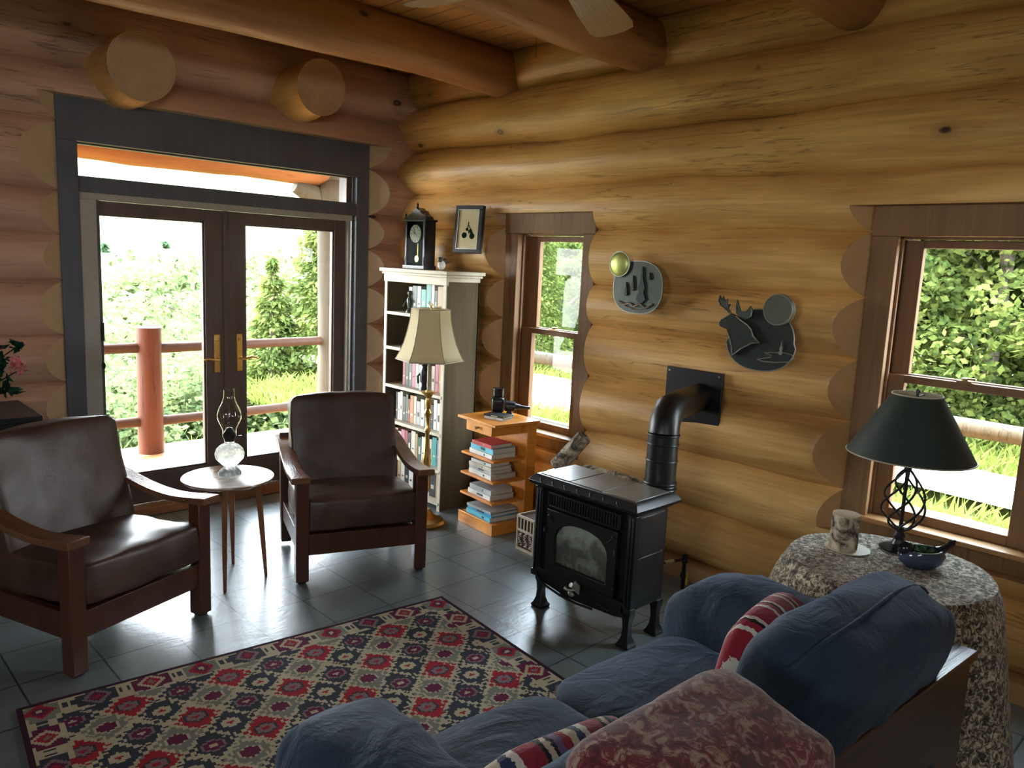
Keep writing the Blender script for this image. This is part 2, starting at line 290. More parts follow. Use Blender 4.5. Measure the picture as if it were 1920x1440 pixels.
# ------------------------------------------------------------------ geometry helper
class G:
    def __init__(s): s.bm = bmesh.new()
    def _tag(s, fs, mi):
        for f in fs: f.material_index = mi
    def box(s, c, d, mi=0, rz=0, rx=0, ry=0):
        m = Matrix.Translation(c) @ Matrix.Rotation(rz, 4, 'Z') @ Matrix.Rotation(ry, 4, 'Y') @ Matrix.Rotation(rx, 4, 'X') @ Matrix.Diagonal((*d, 1))
        r = bmesh.ops.create_cube(s.bm, size=1, matrix=m)
        s._tag({f for v in r['verts'] for f in v.link_faces}, mi); return s
    def b2(s, a, b, mi=0):
        return s.box([(x+y)/2 for x, y in zip(a, b)], [abs(y-x) for x, y in zip(a, b)], mi)
    def tube(s, pts, r, seg=10, mi=0, cap=True):
        pts = [Vector(p) for p in pts]; n = len(pts); rs = r if isinstance(r, (list, tuple)) else [r]*n; rings_ = []
        ref = None
        for i, p in enumerate(pts):
            t = (pts[min(i+1, n-1)]-pts[max(i-1, 0)]).normalized()
            if ref is None: ref = Vector((0, 0, 1)) if abs(t.z) < .9 else Vector((1, 0, 0))
            a = t.cross(ref).normalized(); b = a.cross(t); ref = b
            rings_.append([s.bm.verts.new(p+(a*math.cos(2*PI*k/seg)+b*math.sin(2*PI*k/seg))*rs[i]) for k in range(seg)])
        fs = []
        for i in range(n-1):
            for k in range(seg):
                fs.append(s.bm.faces.new((rings_[i][k], rings_[i][(k+1) % seg], rings_[i+1][(k+1) % seg], rings_[i+1][k])))
        if cap: fs.append(s.bm.faces.new(rings_[0][::-1])); fs.append(s.bm.faces.new(rings_[-1]))
        s._tag(fs, mi); return s
    def lathe(s, prof, o=(0, 0, 0), seg=32, mi=0, cap=True):
        o = Vector(o); rr = [[s.bm.verts.new(o+Vector((r*math.cos(2*PI*k/seg), r*math.sin(2*PI*k/seg), z))) for k in range(seg)] for r, z in prof]; fs = []
        for i in range(len(prof)-1):
            for k in range(seg): fs.append(s.bm.faces.new((rr[i][k], rr[i][(k+1) % seg], rr[i+1][(k+1) % seg], rr[i+1][k])))
        if cap: fs.append(s.bm.faces.new(rr[0][::-1])); fs.append(s.bm.faces.new(rr[-1]))
        s._tag(fs, mi); return s
    def prism(s, poly, fn, d0, d1, mi=0, mi_side=None):
        """poly: 2D points; fn(u,v,d)->3D"""
        a = [s.bm.verts.new(fn(u, v, d0)) for u, v in poly]; b = [s.bm.verts.new(fn(u, v, d1)) for u, v in poly]; n = len(poly)
        fs = [s.bm.faces.new(a), s.bm.faces.new(b[::-1])]; s._tag(fs, mi)
        sd = [s.bm.faces.new((a[i], b[i], b[(i+1) % n], a[(i+1) % n])) for i in range(n)]; s._tag(sd, mi if mi_side is None else mi_side); return s
    def cushion(s, c, d, rnd=.35, puff=.25, N=10, wr=.0, seed=0, mi=0, rot=None, wsc=5):
        vs = {}; fs = []; rot = rot or Matrix.Identity(3); c = Vector(c)
        def P(x, y, z):
            p = Vector((x, y, z)); q = Vector([max(-1+rnd, min(1-rnd, a)) for a in p]); e = p-q
            if e.length > 1e-6: p = q+e.normalized()*rnd*min(1, e.length/rnd*1.0) if e.length < rnd else q+e.normalized()*rnd
            k = puff*(1-x*x)*(1-y*y); kz = (1-puff*.5)+k
            p = Vector((p.x*(1+.25*puff*(1-y*y)*(1-z*z)), p.y*(1+.25*puff*(1-x*x)*(1-z*z)), p.z*kz))
            p = Vector((p.x*d[0]/2, p.y*d[1]/2, p.z*d[2]/2))
            if wr: 
                nn = noise.noise_vector(Vector((p.x*wsc+seed, p.y*wsc*1.7, p.z*wsc)))+.5*noise.noise_vector(Vector((p.x*wsc*2.4, p.y*wsc*3+seed, p.z*wsc*2)))
                p += nn*wr
            return rot @ p + c
        def V(x, y, z):
            k = (round(x, 4), round(y, 4), round(z, 4))
            if k not in vs: vs[k] = s.bm.verts.new(P(x, y, z))
            return vs[k]
        L = [-1+2*i/N for i in range(N+1)]
        for i in range(N):
            for j in range(N):
                a, b, e, f = L[i], L[i+1], L[j], L[j+1]
                for q in (((a, e, 1), (b, e, 1), (b, f, 1), (a, f, 1)), ((a, f, -1), (b, f, -1), (b, e, -1), (a, e, -1)),
                          ((a, -1, e), (b, -1, e), (b, -1, f), (a, -1, f)), ((a, 1, f), (b, 1, f), (b, 1, e), (a, 1, e)),
                          ((1, a, e), (1, b, e), (1, b, f), (1, a, f)), ((-1, a, f), (-1, b, f), (-1, b, e), (-1, a, e))):
                    fs.append(s.bm.faces.new([V(*p) for p in q]))
        s._tag(fs, mi); return s
    def ellip(s, c, d, mi=0, rot=None, seg=20):
        m = Matrix.Translation(c) @ (rot.to_4x4() if rot else Matrix.Identity(4)) @ Matrix.Diagonal((*d, 1))
        r = bmesh.ops.create_uvsphere(s.bm, u_segments=seg, v_segments=seg//2+2, radius=1, matrix=m)
        s._tag({f for v in r['verts'] for f in v.link_faces}, mi); return s
    def build(s, name, mats, parent=None, smooth=True, bevel=0, sub=0, ang=35, loc=None, rz=0):
        me = bpy.data.meshes.new(name); bmesh.ops.recalc_face_normals(s.bm, faces=s.bm.faces); s.bm.to_mesh(me); s.bm.free()
        if not isinstance(mats, (list, tuple)): mats = [mats]
        for m in mats: me.materials.append(m)
        if smooth:
            me.polygons.foreach_set('use_smooth', [True]*len(me.polygons)); me.set_sharp_from_angle(angle=math.radians(ang))
        o = bpy.data.objects.new(name, me); COL.objects.link(o)
        if parent: o.parent = parent
        if loc: o.location = loc
        if rz: o.rotation_euler.z = rz
        if bevel:
            b = o.modifiers.new('bevel', 'BEVEL'); b.width = bevel; b.segments = 2; b.limit_method = 'ANGLE'; b.harden_normals = False
        if sub: q = o.modifiers.new('sub', 'SUBSURF'); q.levels = sub; q.render_levels = sub
        return o
def tag(o, label=None, cat=None, group=None, kind=None):
    if label: o['label'] = label
    if cat: o['category'] = cat
    if group: o['group'] = group
    if kind: o['kind'] = kind
    return o
def thing(name, label, cat, loc=(0, 0, 0), rz=0, group=None, kind=None):
    o = bpy.data.objects.new(name, None); COL.objects.link(o); o.location = loc; o.rotation_euler = (0, 0, rz); o.empty_display_size = .1
    return tag(o, label, cat, group, kind)
def copy_tree(o, parent=None):
    c = o.copy(); COL.objects.link(c); c.parent = parent
    for ch in o.children: copy_tree(ch, c)
    return c

# ------------------------------------------------------------------ the shell
fl = G(); fl.b2((-3, -3, -.12), (3.72, 5.1, 0)); tag(fl.build('floor', M['slate'], smooth=False), 'grey green slate tile floor of the log room', kind='structure')
ce = G(); ce.b2((-3.3, -3.3, 3.06), (4.0, 5.3, 3.2)); tag(ce.build('ceiling', M['plank'], smooth=False), 'golden tongue and groove plank ceiling above the log beams', kind='structure')

def wob(i, t, a=.011):
    return a*(math.sin(t*1.7+i*2.3)+.6*math.sin(t*3.9+i*5.1)+.35*math.sin(t*8.3+i*1.7))
def log_wall(name, P, grooves, t0, t1, openings, backing, base, mats, label, sags, bevels):
    g = G(); bm = g.bm; NA = 12
    def prof(i, z, t):
        a, b = grooves[i]+(wob(i, t) if i else 0), grooves[i+1]+wob(i+1, t)
        zc = (a+b)/2; hh = (b-a)/2; sg = sags[i]*(1+.10*math.sin(t*.9+i*3.1)+.05*math.sin(t*3.1+i)); R = (hh*hh+sg*sg)/(2*sg)
        x = (z-zc); return max(0, math.sqrt(max(0, R*R-x*x))-(R-sg)), a, b
    def piece(i, s0, s1, k0, k1, zlo=None, zhi=None, shrink=0):
        n = max(2, int((s1-s0)/.07)); rows = []
        for q in range(n+1):
            t = s0+(s1-s0)*q/n; _, a, b = prof(i, 0, t); lo = a if zlo is None else zlo; hi = b if zhi is None else zhi; row = []
            for j in range(NA+1):
                u = .5-.5*math.cos(PI*j/NA); z = lo+(hi-lo)*u; p, _, _ = prof(i, z, t); p = max(0, p-shrink); tt = t
                if k0 is not None: tt += k0*p*(1-q/n)**3 if False else (k0*p if q == 0 else 0)
                if k1 is not None and q == n: tt -= k1*p
                if k0 is not None and q > 0: tt = max(tt, s0+k0*p)
                if k1 is not None and q < n: tt = min(tt, s1-k1*p)
                row.append(bm.verts.new(P(tt, p, z)))
            rows.append(row)
        fs = [bm.faces.new((rows[q][j], rows[q+1][j], rows[q+1][j+1], rows[q][j+1])) for q in range(n) for j in range(NA)]
        g._tag(fs, 0)
        for k, q, s_ in ((k0, 0, s0), (k1, n, s1)):
            if k is None: continue
            ch = [bm.verts.new(P(s_, -.002, (rows[q][j].co.z))) for j in range(NA+1)]; cp = [bm.verts.new(rows[q][j].co) for j in range(NA+1)]
            g._tag([bm.faces.new((ch[j], cp[j], cp[j+1], ch[j+1])) for j in range(NA)], 1)
        if zlo is not None or zhi is not None:
            j = 0 if zlo is not None else NA
            ch = [bm.verts.new(P(s0+(s1-s0)*q/n, -.002, rows[q][j].co.z)) for q in range(n+1)]; cp = [bm.verts.new(rows[q][j].co) for q in range(n+1)]
            g._tag([bm.faces.new((ch[q], cp[q], cp[q+1], ch[q+1])) for q in range(n)], 1)
    for i in range(len(grooves)-1):
        a, b = grooves[i], grooves[i+1]; cuts = []
        for (o0, o1, z0, z1, kl, kr) in openings:
            if z1 > a+.03 and z0 < b-.03:
                cuts.append((o0, o1, kl.get(i, kl['d']), kr.get(i, kr['d'])))
                if z1 < b-.03: piece(i, o0-.35, o1+.35, None, None, zlo=z1, shrink=.0006)
                if z0 > a+.03: piece(i, o0-.35, o1+.35, None, None, zhi=z0, shrink=.0006)
        cuts.sort(); s0 = t0; k = None
        for (o0, o1, kl, kr) in cuts: piece(i, s0, o0, k, kl); s0 = o1; k = kr
        piece(i, s0, t1, k, None)
    for bx in backing: g.b2(*bx, 0)
    if base: g.b2(*base, 1)
    return tag(g.build(name, mats, ang=50), label, kind='structure')
GD = [-.02, .30, .59, .88, 1.18, 1.48, 1.75, 2.00, 2.36, 2.69, 3.12]
log_wall('wall_north', lambda t, p, z: (t, 5.045-p, z), GD, -3.2, 3.78,
         [(1.30, 3.35, -.1, 2.512, {'d': 1.5, 7: 2.3, 8: 1.2}, {'d': 1.25})],
         [((-3.2, 5.045, -.1), (1.36, 5.27, 3.1)), ((3.28, 5.045, -.1), (3.95, 5.27, 3.1)), ((1.36, 5.045, 2.36), (3.28, 5.27, 3.1))], None,
         [M['logx'], M['cutd']], 'log wall with the glazed double doors', [.29*(GD[i+1]-GD[i])+.01 for i in range(len(GD)-1)], None)
GR = [.09, .39, .69, 1.03, 1.33, 1.605, 1.935, 2.195, 2.49, 2.82, 3.12]
log_wall('wall_east', lambda t, p, z: (3.715-p, t, z), GR, -3.2, 5.1,
         [(.54, 1.455, .50, 2.035, {'d': .2}, {'d': 1.15}), (3.09, 3.885, .50, 2.03, {'d': .15}, {'d': 1.3})],
         [((3.715, -3.2, -.1), (3.93, .62, 3.1)), ((3.715, 1.38, -.1), (3.93, 3.17, 3.1)), ((3.715, 3.80, -.1), (3.93, 5.1, 3.1)),
          ((3.715, .62, -.1), (3.93, 1.38, .52)), ((3.715, 3.17, -.1), (3.93, 3.80, .52)), ((3.715, .62, 1.93), (3.93, 1.38, 3.1)), ((3.715, 3.17, 1.93), (3.93, 3.80, 3.1))],
         ((3.61, -3.2, 0), (3.72, 5.0, .09)),
         [M['logy'], M['cut']], 'golden log wall behind the stove with two windows',
         [.26*(GR[i+1]-GR[i])+.012 + (.035 if i == 8 else .02 if i == 7 else 0) for i in range(len(GR)-1)], None)
GL = [-.02+.315*i for i in range(11)]
log_wall('wall_west', lambda t, p, z: (-3.0+p, t, z), GL, -3.2, 5.1, [(-.3, 1.3, 1.6, 2.3, {'d': .3}, {'d': .3})],
         [((-3.2, -3.2, -.1), (-3.0, -.3, 3.1)), ((-3.2, 1.3, -.1), (-3.0, 5.1, 3.1)), ((-3.2, -.3, -.1), (-3.0, 1.3, 1.6)), ((-3.2, -.3, 2.3), (-3.0, 1.3, 3.1))], None,
         [M['logy'], M['cut']], 'log wall on the left of the room, out of the photograph', [.09]*10, None)
log_wall('wall_south', lambda t, p, z: (t, -3.0+p, z), GL, -3.2, 3.9, [(-2.4, -.2, 2.25, 2.8, {'d': .3}, {'d': .3})],
         [((-3.2, -3.2, -.1), (-2.4, -3.0, 3.1)), ((-.2, -3.2, -.1), (3.9, -3.0, 3.1)), ((-2.4, -3.2, -.1), (-.2, -3.0, 2.25)), ((-2.4, -3.2, 2.8), (-.2, -3.0, 3.1))], None, [M['logx'], M['cut']], 'log wall behind the camera', [.09]*10, None)

# beams
def beam(y, z, r, label, tilt=0, seed=0, x1=3.74):
    g = G(); n = 48; pts = []; rs = []
    for i in range(n+1):
        x = -3+(x1+3)*i/n; pts.append((x, y+tilt*(x-3.6)+.012*math.sin(x*1.3+seed), z+.010*math.sin(x*2.1+seed*2))); rs.append(r*(1+.035*math.sin(x*1.1+seed)+.02*math.sin(x*4.7+seed*3)))
    g.tube(pts, rs, 28); tag(g.build('ceiling_beam', M['beam']), label, 'beam', 'log beams under the ceiling')
beam(3.95, 2.935, .155, 'round log ceiling beam nearest the glazed doors', 0.0, 1)
beam(2.78, 2.935, .15, 'round log ceiling beam over the stove, second from the doors', 0.0, 2)
beam(1.62, 2.98, .16, 'round log ceiling beam at the top right corner of the view', 0, 3)
beam(0.4, 2.96, .15, 'round log ceiling beam overhead', 0, 4)
beam(-1.2, 2.96, .15, 'round log ceiling beam behind the camera', 0, 5)
# log stubs poking out above the door
for (x, z, r, y1, lb) in ((1.625, 2.675, .18, 4.66, 'large round log end jutting from the wall above the left door'), (2.735, 2.765, .175, 4.66, 'smaller round log end jutting from the wall above the right door')):
    g = G(); n = 8; L = 5.1-y1
    g.tube([(0, L*i/n, .008*math.sin(i)) for i in range(n+1)], [r*(.985+.03*math.sin(i*.8+x)+.01*i) for i in range(n+1)], 40, cap=False)
    g.bm.verts.ensure_lookup_table(); vs = [g.bm.verts[k] for k in range(40)]
    f = g.bm.faces.new([g.bm.verts.new(v.co) for v in vs]); f.material_index = 1
    tag(g.build('log_end', [M['logy'], M['ring']], loc=(x, y1, z)), lb, 'log end', 'log ends above the doors')

# ------------------------------------------------------------------ glazed double door
D = thing('door_1', 'glazed double patio door with transom in a wide dark casing', None, (0, 0, 0), kind='structure')
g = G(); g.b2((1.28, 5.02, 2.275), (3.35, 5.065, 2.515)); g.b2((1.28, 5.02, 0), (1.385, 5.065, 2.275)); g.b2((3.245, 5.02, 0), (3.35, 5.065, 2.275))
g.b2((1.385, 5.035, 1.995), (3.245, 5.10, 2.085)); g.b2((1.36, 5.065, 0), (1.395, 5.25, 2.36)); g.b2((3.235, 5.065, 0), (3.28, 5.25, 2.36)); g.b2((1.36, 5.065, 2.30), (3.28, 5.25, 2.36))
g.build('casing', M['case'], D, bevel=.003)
g = G(); g.b2((1.395, 5.075, 2.265), (3.235, 5.12, 2.30)); g.b2((3.19, 5.075, 2.085), (3.235, 5.12, 2.265)); g.b2((1.39, 5.03, 2.283), (3.24, 5.036, 2.289)); g.b2((3.225, 5.05, 2.09), (3.232, 5.06, 2.28))
g.build('transom_frame', M['doorwood'], D, bevel=.002)
G().b2((1.39, 5.098, 2.085), (3.20, 5.104, 2.27)).build('transom_glass', M['glass'], D, smooth=False)
g = G(); g.b2((1.385, 5.045, 1.955), (3.225, 5.085, 1.995)); g.b2((3.19, 5.045, 0.05), (3.21, 5.085, 1.955)); g.build('screen_track', M['screen'], D, bevel=.002)
sc_ = G().b2((1.385, 5.03, .05), (1.478, 5.085, 1.955)).build('screen_cassette', M['screen'], D, bevel=.004)
g = G(); g.b2((1.48, 5.035, .05), (1.492, 5.07, 1.955)); g.build('screen_edge', M['art'], sc_)
g = G(); g.b2((1.478, 5.02, 1.13), (1.494, 5.04, 1.24)); g.ellip((1.486, 5.02, .98), (.009, .012, .022)); g.build('screen_latch', M['black'], sc_)
for nm, x0, x1, gx0, gx1, hx, sg in (('door_leaf', 1.40, 2.268, 1.50, 2.135, 2.205, -1), ('door_leaf', 2.276, 3.20, 2.41, 3.10, 2.362, 1)):
    g = G(); y0, y1 = 5.085, 5.13; g.b2((x0, y0, .06), (gx0, y1, 1.955)); g.b2((gx1, y0, .06), (x1, y1, 1.955)); g.b2((gx0, y0, 1.88), (gx1, y1, 1.955)); g.b2((gx0, y0, .06), (gx1, y1, .255))
    g.b2((gx0, y0+.01, .255), (gx0+.012, y1, 1.88)); g.b2((gx1-.012, y0+.01, .255), (gx1, y1, 1.88)); g.b2((gx0, y0+.01, .255), (gx1, y1, .267)); g.b2((gx0, y0+.01, 1.868), (gx1, y1, 1.88))
    leaf = g.build(nm, M['doorwood'], D, bevel=.003)
    G().b2((gx0, 5.105, .26), (gx1, 5.111, 1.875)).build('pane', M['glass'], leaf, smooth=False)
    g = G(); g.b2((hx-.019, 5.074, .885), (hx+.019, 5.086, 1.14)); g.lathe([(.014, 0), (.014, .012)], (hx, 5.07, 1.10), 12); g.tube([(hx, 5.085, .975), (hx, 5.04, .975), (hx+sg*.03, 5.035, .975), (hx+sg*.075, 5.035, .985), (hx+sg*.115, 5.03, .972)], [.009, .009, .009, .008, .006], 10)
    h = g.build('handle', M['brass'], leaf, bevel=.002)
g = G(); g.b2((2.255, 5.078, .06), (2.290, 5.086, 1.955)); g.build('astragal', M['doorwood'], D, bevel=.002)
g = G(); g.b2((1.38, 4.985, 0), (3.25, 5.13, .055)); g.b2((1.30, 5.0, 0), (3.35, 5.03, .03)); g.build('threshold', M['sill'], D, bevel=.006)

# ------------------------------------------------------------------ windows in the east wall
def window(n, y0, y1, oy0, oy1, label):
    """glass y0..y1, outer casing oy0..oy1"""
    w = thing('window_%d' % n, label, None, kind='structure')
    xc = 3.70
    g = G(); g.b2((xc-.012, oy0, 1.90), (xc+.03, oy1, 2.035)); g.b2((xc-.004, oy0, .585), (xc+.03, oy0+.105, 1.90)); g.b2((xc-.004, oy1-.115, .585), (xc+.03, oy1, 1.90)); g.b2((xc-.004, oy0, .50), (xc+.03, oy1, .585))
    g.build('window_casing', M['wincase'], w, bevel=.004)
    g = G(); g.b2((xc-.03, oy0+.07, .575), (xc+.12, oy1-.07, .60)); g.build('window_stool', M['stool'], w, bevel=.006)
    g = G()
    a, b = oy0+.10, oy1-.11
    g.b2((xc+.02, a-.03, .58), (3.92, a, 1.93)); g.b2((xc+.02, b, .58), (3.92, b+.03, 1.93)); g.b2((xc+.02, a, 1.90), (3.92, b, 1.93)); g.b2((xc+.1, a, .56), (3.95, b, .60))
    g.b2((xc+.05, a, .6), (xc+.065, a+.012, 1.9)); g.b2((xc+.05, b-.012, .6), (xc+.065, b, 1.9)); g.b2((xc+.05, a, 1.888), (xc+.065, b, 1.9))
    g.build('window_frame', M['winsash'], w, bevel=.002)
    for nm, x, z0, z1, s in (('lower_sash', 3.79, .60, 1.275, .045), ('upper_sash', 3.83, 1.24, 1.888, .04)):
        g = G(); g.b2((x-.018, a, z0), (x+.018, y0, z1)); g.b2((x-.018, y1, z0), (x+.018, b, z1)); g.b2((x-.018, y0, z0), (x+.018, y1, z0+s)); g.b2((x-.018, y0, z1-.035), (x+.018, y1, z1))
        sa = g.build(nm, M['winsash'], w, bevel=.003)
        G().b2((x-.003, y0, z0+s-.005), (x+.003, y1, z1-.03)).build('pane', M['glass'], sa, smooth=False)
        if nm == 'lower_sash':
            yc = (y0+y1)/2; g = G(); g.box((3.785, yc, 1.279), (.03, .06, .008)); g.lathe([(.014, 0), (.014, .012), (.006, .016)], (3.785, yc, 1.282), 14); g.tube([(3.785, yc, 1.292), (3.775, yc-.045, 1.294)], .005, 8); g.build('sash_lock', M['brassd'], sa)
    return w
window(1, 3.29, 3.67, 3.09, 3.885, 'narrow double-hung window left of the stove pipe')
window(2, .775, 1.265, .54, 1.455, 'wider double-hung window at the right, behind the green-shaded lamp')
# unseen side window, added to let in fill daylight
w3 = thing('window_3', 'unseen wide window in the left wall, added for daylight', None, kind='structure')
g = G()
for yy in (-.3, .47, 1.24): g.b2((-3.14, yy, 1.6), (-3.04, yy+.06, 2.3))
g.b2((-3.14, -.3, 1.6), (-3.04, 1.3, 1.66)); g.b2((-3.14, -.3, 2.24), (-3.04, 1.3, 2.3)); g.build('window_frame', M['winsash'], w3)
G().b2((-3.095, -.3, 1.6), (-3.089, 1.3, 2.3)).build('pane', M['glass'], w3, smooth=False)

w4 = thing('window_4', 'unseen high window behind the camera, added for daylight', None, kind='structure')  # unseen window added behind the camera to brighten the door wall
g = G(); g.b2((-2.4, -3.14, 2.25), (-.2, -3.04, 2.31)); g.b2((-2.4, -3.14, 2.74), (-.2, -3.04, 2.8))
for xx in (-2.4, -1.33, -.26): g.b2((xx, -3.14, 2.25), (xx+.06, -3.04, 2.8))
g.build('window_frame', M['winsash'], w4)
G().b2((-2.4, -3.095, 2.25), (-.2, -3.089, 2.8)).build('pane', M['glass'], w4, smooth=False)

# ================================================================== furniture
def rotz(p, a): return Vector((p[0]*math.cos(a)-p[1]*math.sin(a), p[0]*math.sin(a)+p[1]*math.cos(a), p[2] if len(p) > 2 else 0))
# ---- rug: stepped kilim medallions woven into the pile
RUGC = [('rug cream', (.46, .39, .26)), ('rug red', (.33, .024, .035)), ('rug black', (.045, .050, .060)), ('rug sage', (.20, .20, .155)), ('rug wine', (.13, .022, .055)), ('rug rose grey', (.22, .15, .15)), ('rug edge', (.045, .018, .03))]
def yarn(n, c):
    t = NT(n); v = t.coords(); w = t.noise(v, 260, 2); q = t.noise(v, 5, 3)
    cc = t.mix(t.math('ADD', t.math('MULTIPLY', w, .5), t.math('MULTIPLY', q, .5)), tuple(x*.6 for x in c), tuple(min(1, x*1.35) for x in c)); t.bsdf(cc, .95, 0, bump=w, bd=.003, spec=.1); return t.m
rm = [yarn(*c) for c in RUGC]
g = G(); W_, L_, cs = 1.84, 2.62, .0092; nu, nv = int(W_/cs), int(L_/cs)
def rugcol(u, v):
    # u from the right edge leftwards, v from the far edge towards the camera
    du, dv = min(u, W_-u), min(v, L_-v); e = min(du, dv)
    if e < .018: return 6
    if e < .115:
        s = (v if du < dv else u)+.03; k = int(s/.19); q = s/.19-k-.5; c = (e-.066)/.046
        if abs(abs(c)-1) < .12 and abs(q) > .2: return 0
        d = abs(q)*3.4+abs(c)*.75
        if d < .28: return (0, 5, 1)[k % 3]
        if d < .62: return (4, 1, 4)[k % 3]
        if d < .95: return (1, 0, 5)[k % 3]
        if abs(q) > .36: return 0 if abs(abs(q)-.43) > .035 or abs(c) > .4 else 2
        return (3, 4, 2)[k % 3]
    if e < .127 and int((v if du < dv else u)/.047) % 3: return 0
    uu, vv = u-.40, v-.195
    a = (uu/.092+vv/.103)/2; b = (uu/.092-vv/.103)/2
    ia, ib = round(a), round(b); fa, fb = a-ia, b-ib
    x = (fa+fb)*.092; y = (fa-fb)*.103
    kind = (ia % 2)*2+(ib % 2)
    ax, ay = abs(x), abs(y)
    o = max(ax/.044, (ax*.5+ay)/.038)
    st = .0138
    d = (int(ax/st)*st)/.092+(int(ay/st)*st)/.103
    frame = (1, 2, 3, 2)[kind]; mid = (5, 0, 4, 4)[kind]; core = (1, 1, 4, 0)[kind]
    if o < .26: return core
    if o < .82: return mid
    if o < 1.0: return (2, 2, 0, 5)[kind]
    if d < .60: return frame
    if d < .76: return frame if (int(u/.0184)+int(v/.0184)) % 2 else 0
    if d < .97: return 0 if (int(u/.0184)*2+int(v/.0184)) % 5 else (2 if frame == 2 else 3)
    return 0 if (int(u/.0184)+int(v/.0276)) % 4 else 5
grid = [[g.bm.verts.new((-i*cs, -j*cs, .010)) for j in range(nv+1)] for i in range(nu+1)]
for i in range(nu):
    for j in range(nv):
        f = g.bm.faces.new((grid[i][j], grid[i][j+1], grid[i+1][j+1], grid[i+1][j])); f.material_index = rugcol((i+.5)*cs, (j+.5)*cs)
g.b2((-nu*cs, -nv*cs, .001), (0, 0, .0095), 6)
rug = g.build('kilim_rug', rm, smooth=False, loc=(2.405, 2.885, 0), rz=-.112)
tag(rug, 'cream, red and black rug with stepped medallions lying on the slate floor', 'rug')

# ---- armchairs
def armchair(label, loc, rz):
    t = thing('armchair', label, 'armchair', loc, rz, 'leather armchairs by the doors')
    w, dp = .70, .66; hw = w/2
    for sx in (-1, 1):
        x = sx*(hw-.033)
        g = G(); g.b2((x-.033, 0, .012), (x+.033, .068, .548)); g.b2((x-.022, .012, 0), (x+.022, .056, .013), 1); g.build('front_leg', [M['cherry'], M['dark']], t, bevel=.004)
        g = G(); g.prism([(dp-.06, .02), (dp, .02), (dp+.07, .66), (dp+.02, .66)], lambda u, v, d: Vector((d, u, v)), x-.028, x+.028); g.build('back_leg', M['cherry'], t, bevel=.004)
        g = G(); g.b2((x-.018, .06, .15), (x+.018, dp-.03, .26)); g.build('side_rail', M['cherry'], t, bevel=.003)
        # curved armrest
        n = 14; top, bot = [], []
        for q in range(n+1):
            s = q/n; y = -.035+(dp+.09)*s; z = .583-.025*math.sin(PI*min(1, s*1.25))+.10*max(0, s-.25)**1.6; top.append((y, z)); th = .034 if s < .12 else .026+.01*abs(s-.5); bot.append((y, z-th))
        g = G(); m = len(top); vsT = []
        for q in range(m):
            wd = .047 if q < 2 else .047-.010*(q/m); off = sx*.012
            vsT.append([g.bm.verts.new((x+off-wd, *top[q])), g.bm.verts.new((x+off+wd, *top[q])), g.bm.verts.new((x+off+wd, *bot[q])), g.bm.verts.new((x+off-wd, *bot[q]))])
        for q in range(m-1):
            for k in range(4): g.bm.faces.new((vsT[q][k], vsT[q][(k+1) % 4], vsT[q+1][(k+1) % 4], vsT[q+1][k]))
        g.bm.faces.new(vsT[0]); g.bm.faces.new(vsT[-1][::-1]); g.build('armrest', M['cherrya'], t, bevel=.004)
    g = G(); g.b2((-hw+.06, .012, .15), (hw-.06, .048, .262)); g.build('front_rail', M['cherry'], t, bevel=.003)
    g = G(); g.b2((-hw+.06, dp-.05, .17), (hw-.06, dp-.01, .26)); g.box((0, dp+.015, .52), (w-.12, .03, .07)); g.build('back_rail', M['cherry'], t, bevel=.003)
    g = G(); g.b2((-hw+.06, .05, .225), (hw-.06, dp-.05, .245)); g.build('seat_slats', M['cherry'], t)
    R = Matrix.Rotation(math.radians(4), 3, 'X')
    g = G(); g.cushion((0, .315, .345), (.615, .64, .19), .18, .12, 16, .007, 3+rz*9, rot=R.inverted(), wsc=7); g.build('seat_cushion', M['leather'], t, ang=60)
    R = Matrix.Rotation(math.radians(-15), 3, 'X')
    g = G(); g.cushion((0, .555, .63), (.605, .125, .55), .15, .10, 16, .005, 8+rz*5, rot=R, wsc=6); g.build('back_cushion', M['leather'], t, ang=60)
    return t
armchair('brown leather armchair at the left edge, in front of the black cabinet', (1.12, 3.305, 0), math.radians(20.7))
armchair('brown leather armchair facing the camera between the round table and the tall bookcase', (2.235, 3.345, 0), math.radians(-20.5))

# ---- round side table + oil lamp
t = thing('side_table', 'round dark-topped side table between the two leather armchairs', 'table', (1.69, 3.775, 0), .25)
G().lathe([(.0, .528), (.205, .528), (.222, .535), (.228, .543), (.226, .549), (.21, .552), (0, .552)], seg=56, cap=False).build('table_top', M['tbl'], t)
for k in range(4):
    a = PI/4+k*PI/2; g = G(); g.tube([(math.cos(a)*.145, math.sin(a)*.145, .528), (math.cos(a)*.17, math.sin(a)*.17, .2), (math.cos(a)*.185, math.sin(a)*.185, 0)], [.021, .017, .011], 4); g.build('leg', M['tblleg'], t, bevel=.002)
g = G()
for k in range(4):
    a = PI/4+k*PI/2; b = a+PI/2; p = Vector((math.cos(a)*.14, math.sin(a)*.14, .505)); q = Vector((math.cos(b)*.14, math.sin(b)*.14, .505)); d = q-p; g.box((p+q)/2, (d.length, .018, .045), rz=math.atan2(d.y, d.x))
g.build('apron', M['tblleg'], t)
t = thing('oil_lamp', 'clear glass oil lamp with a tall chimney on the round side table', 'oil lamp', (1.71, 3.80, .552))
G().lathe([(0, .0), (.058, .0), (.058, .008), (.05, .02), (.036, .034), (.03, .045), (.045, .058), (.07, .085), (.074, .11), (.066, .135), (.045, .155), (.024, .165), (.024, .178), (0, .178)], seg=28, cap=False).build('glass_base', M['pglass'], t)
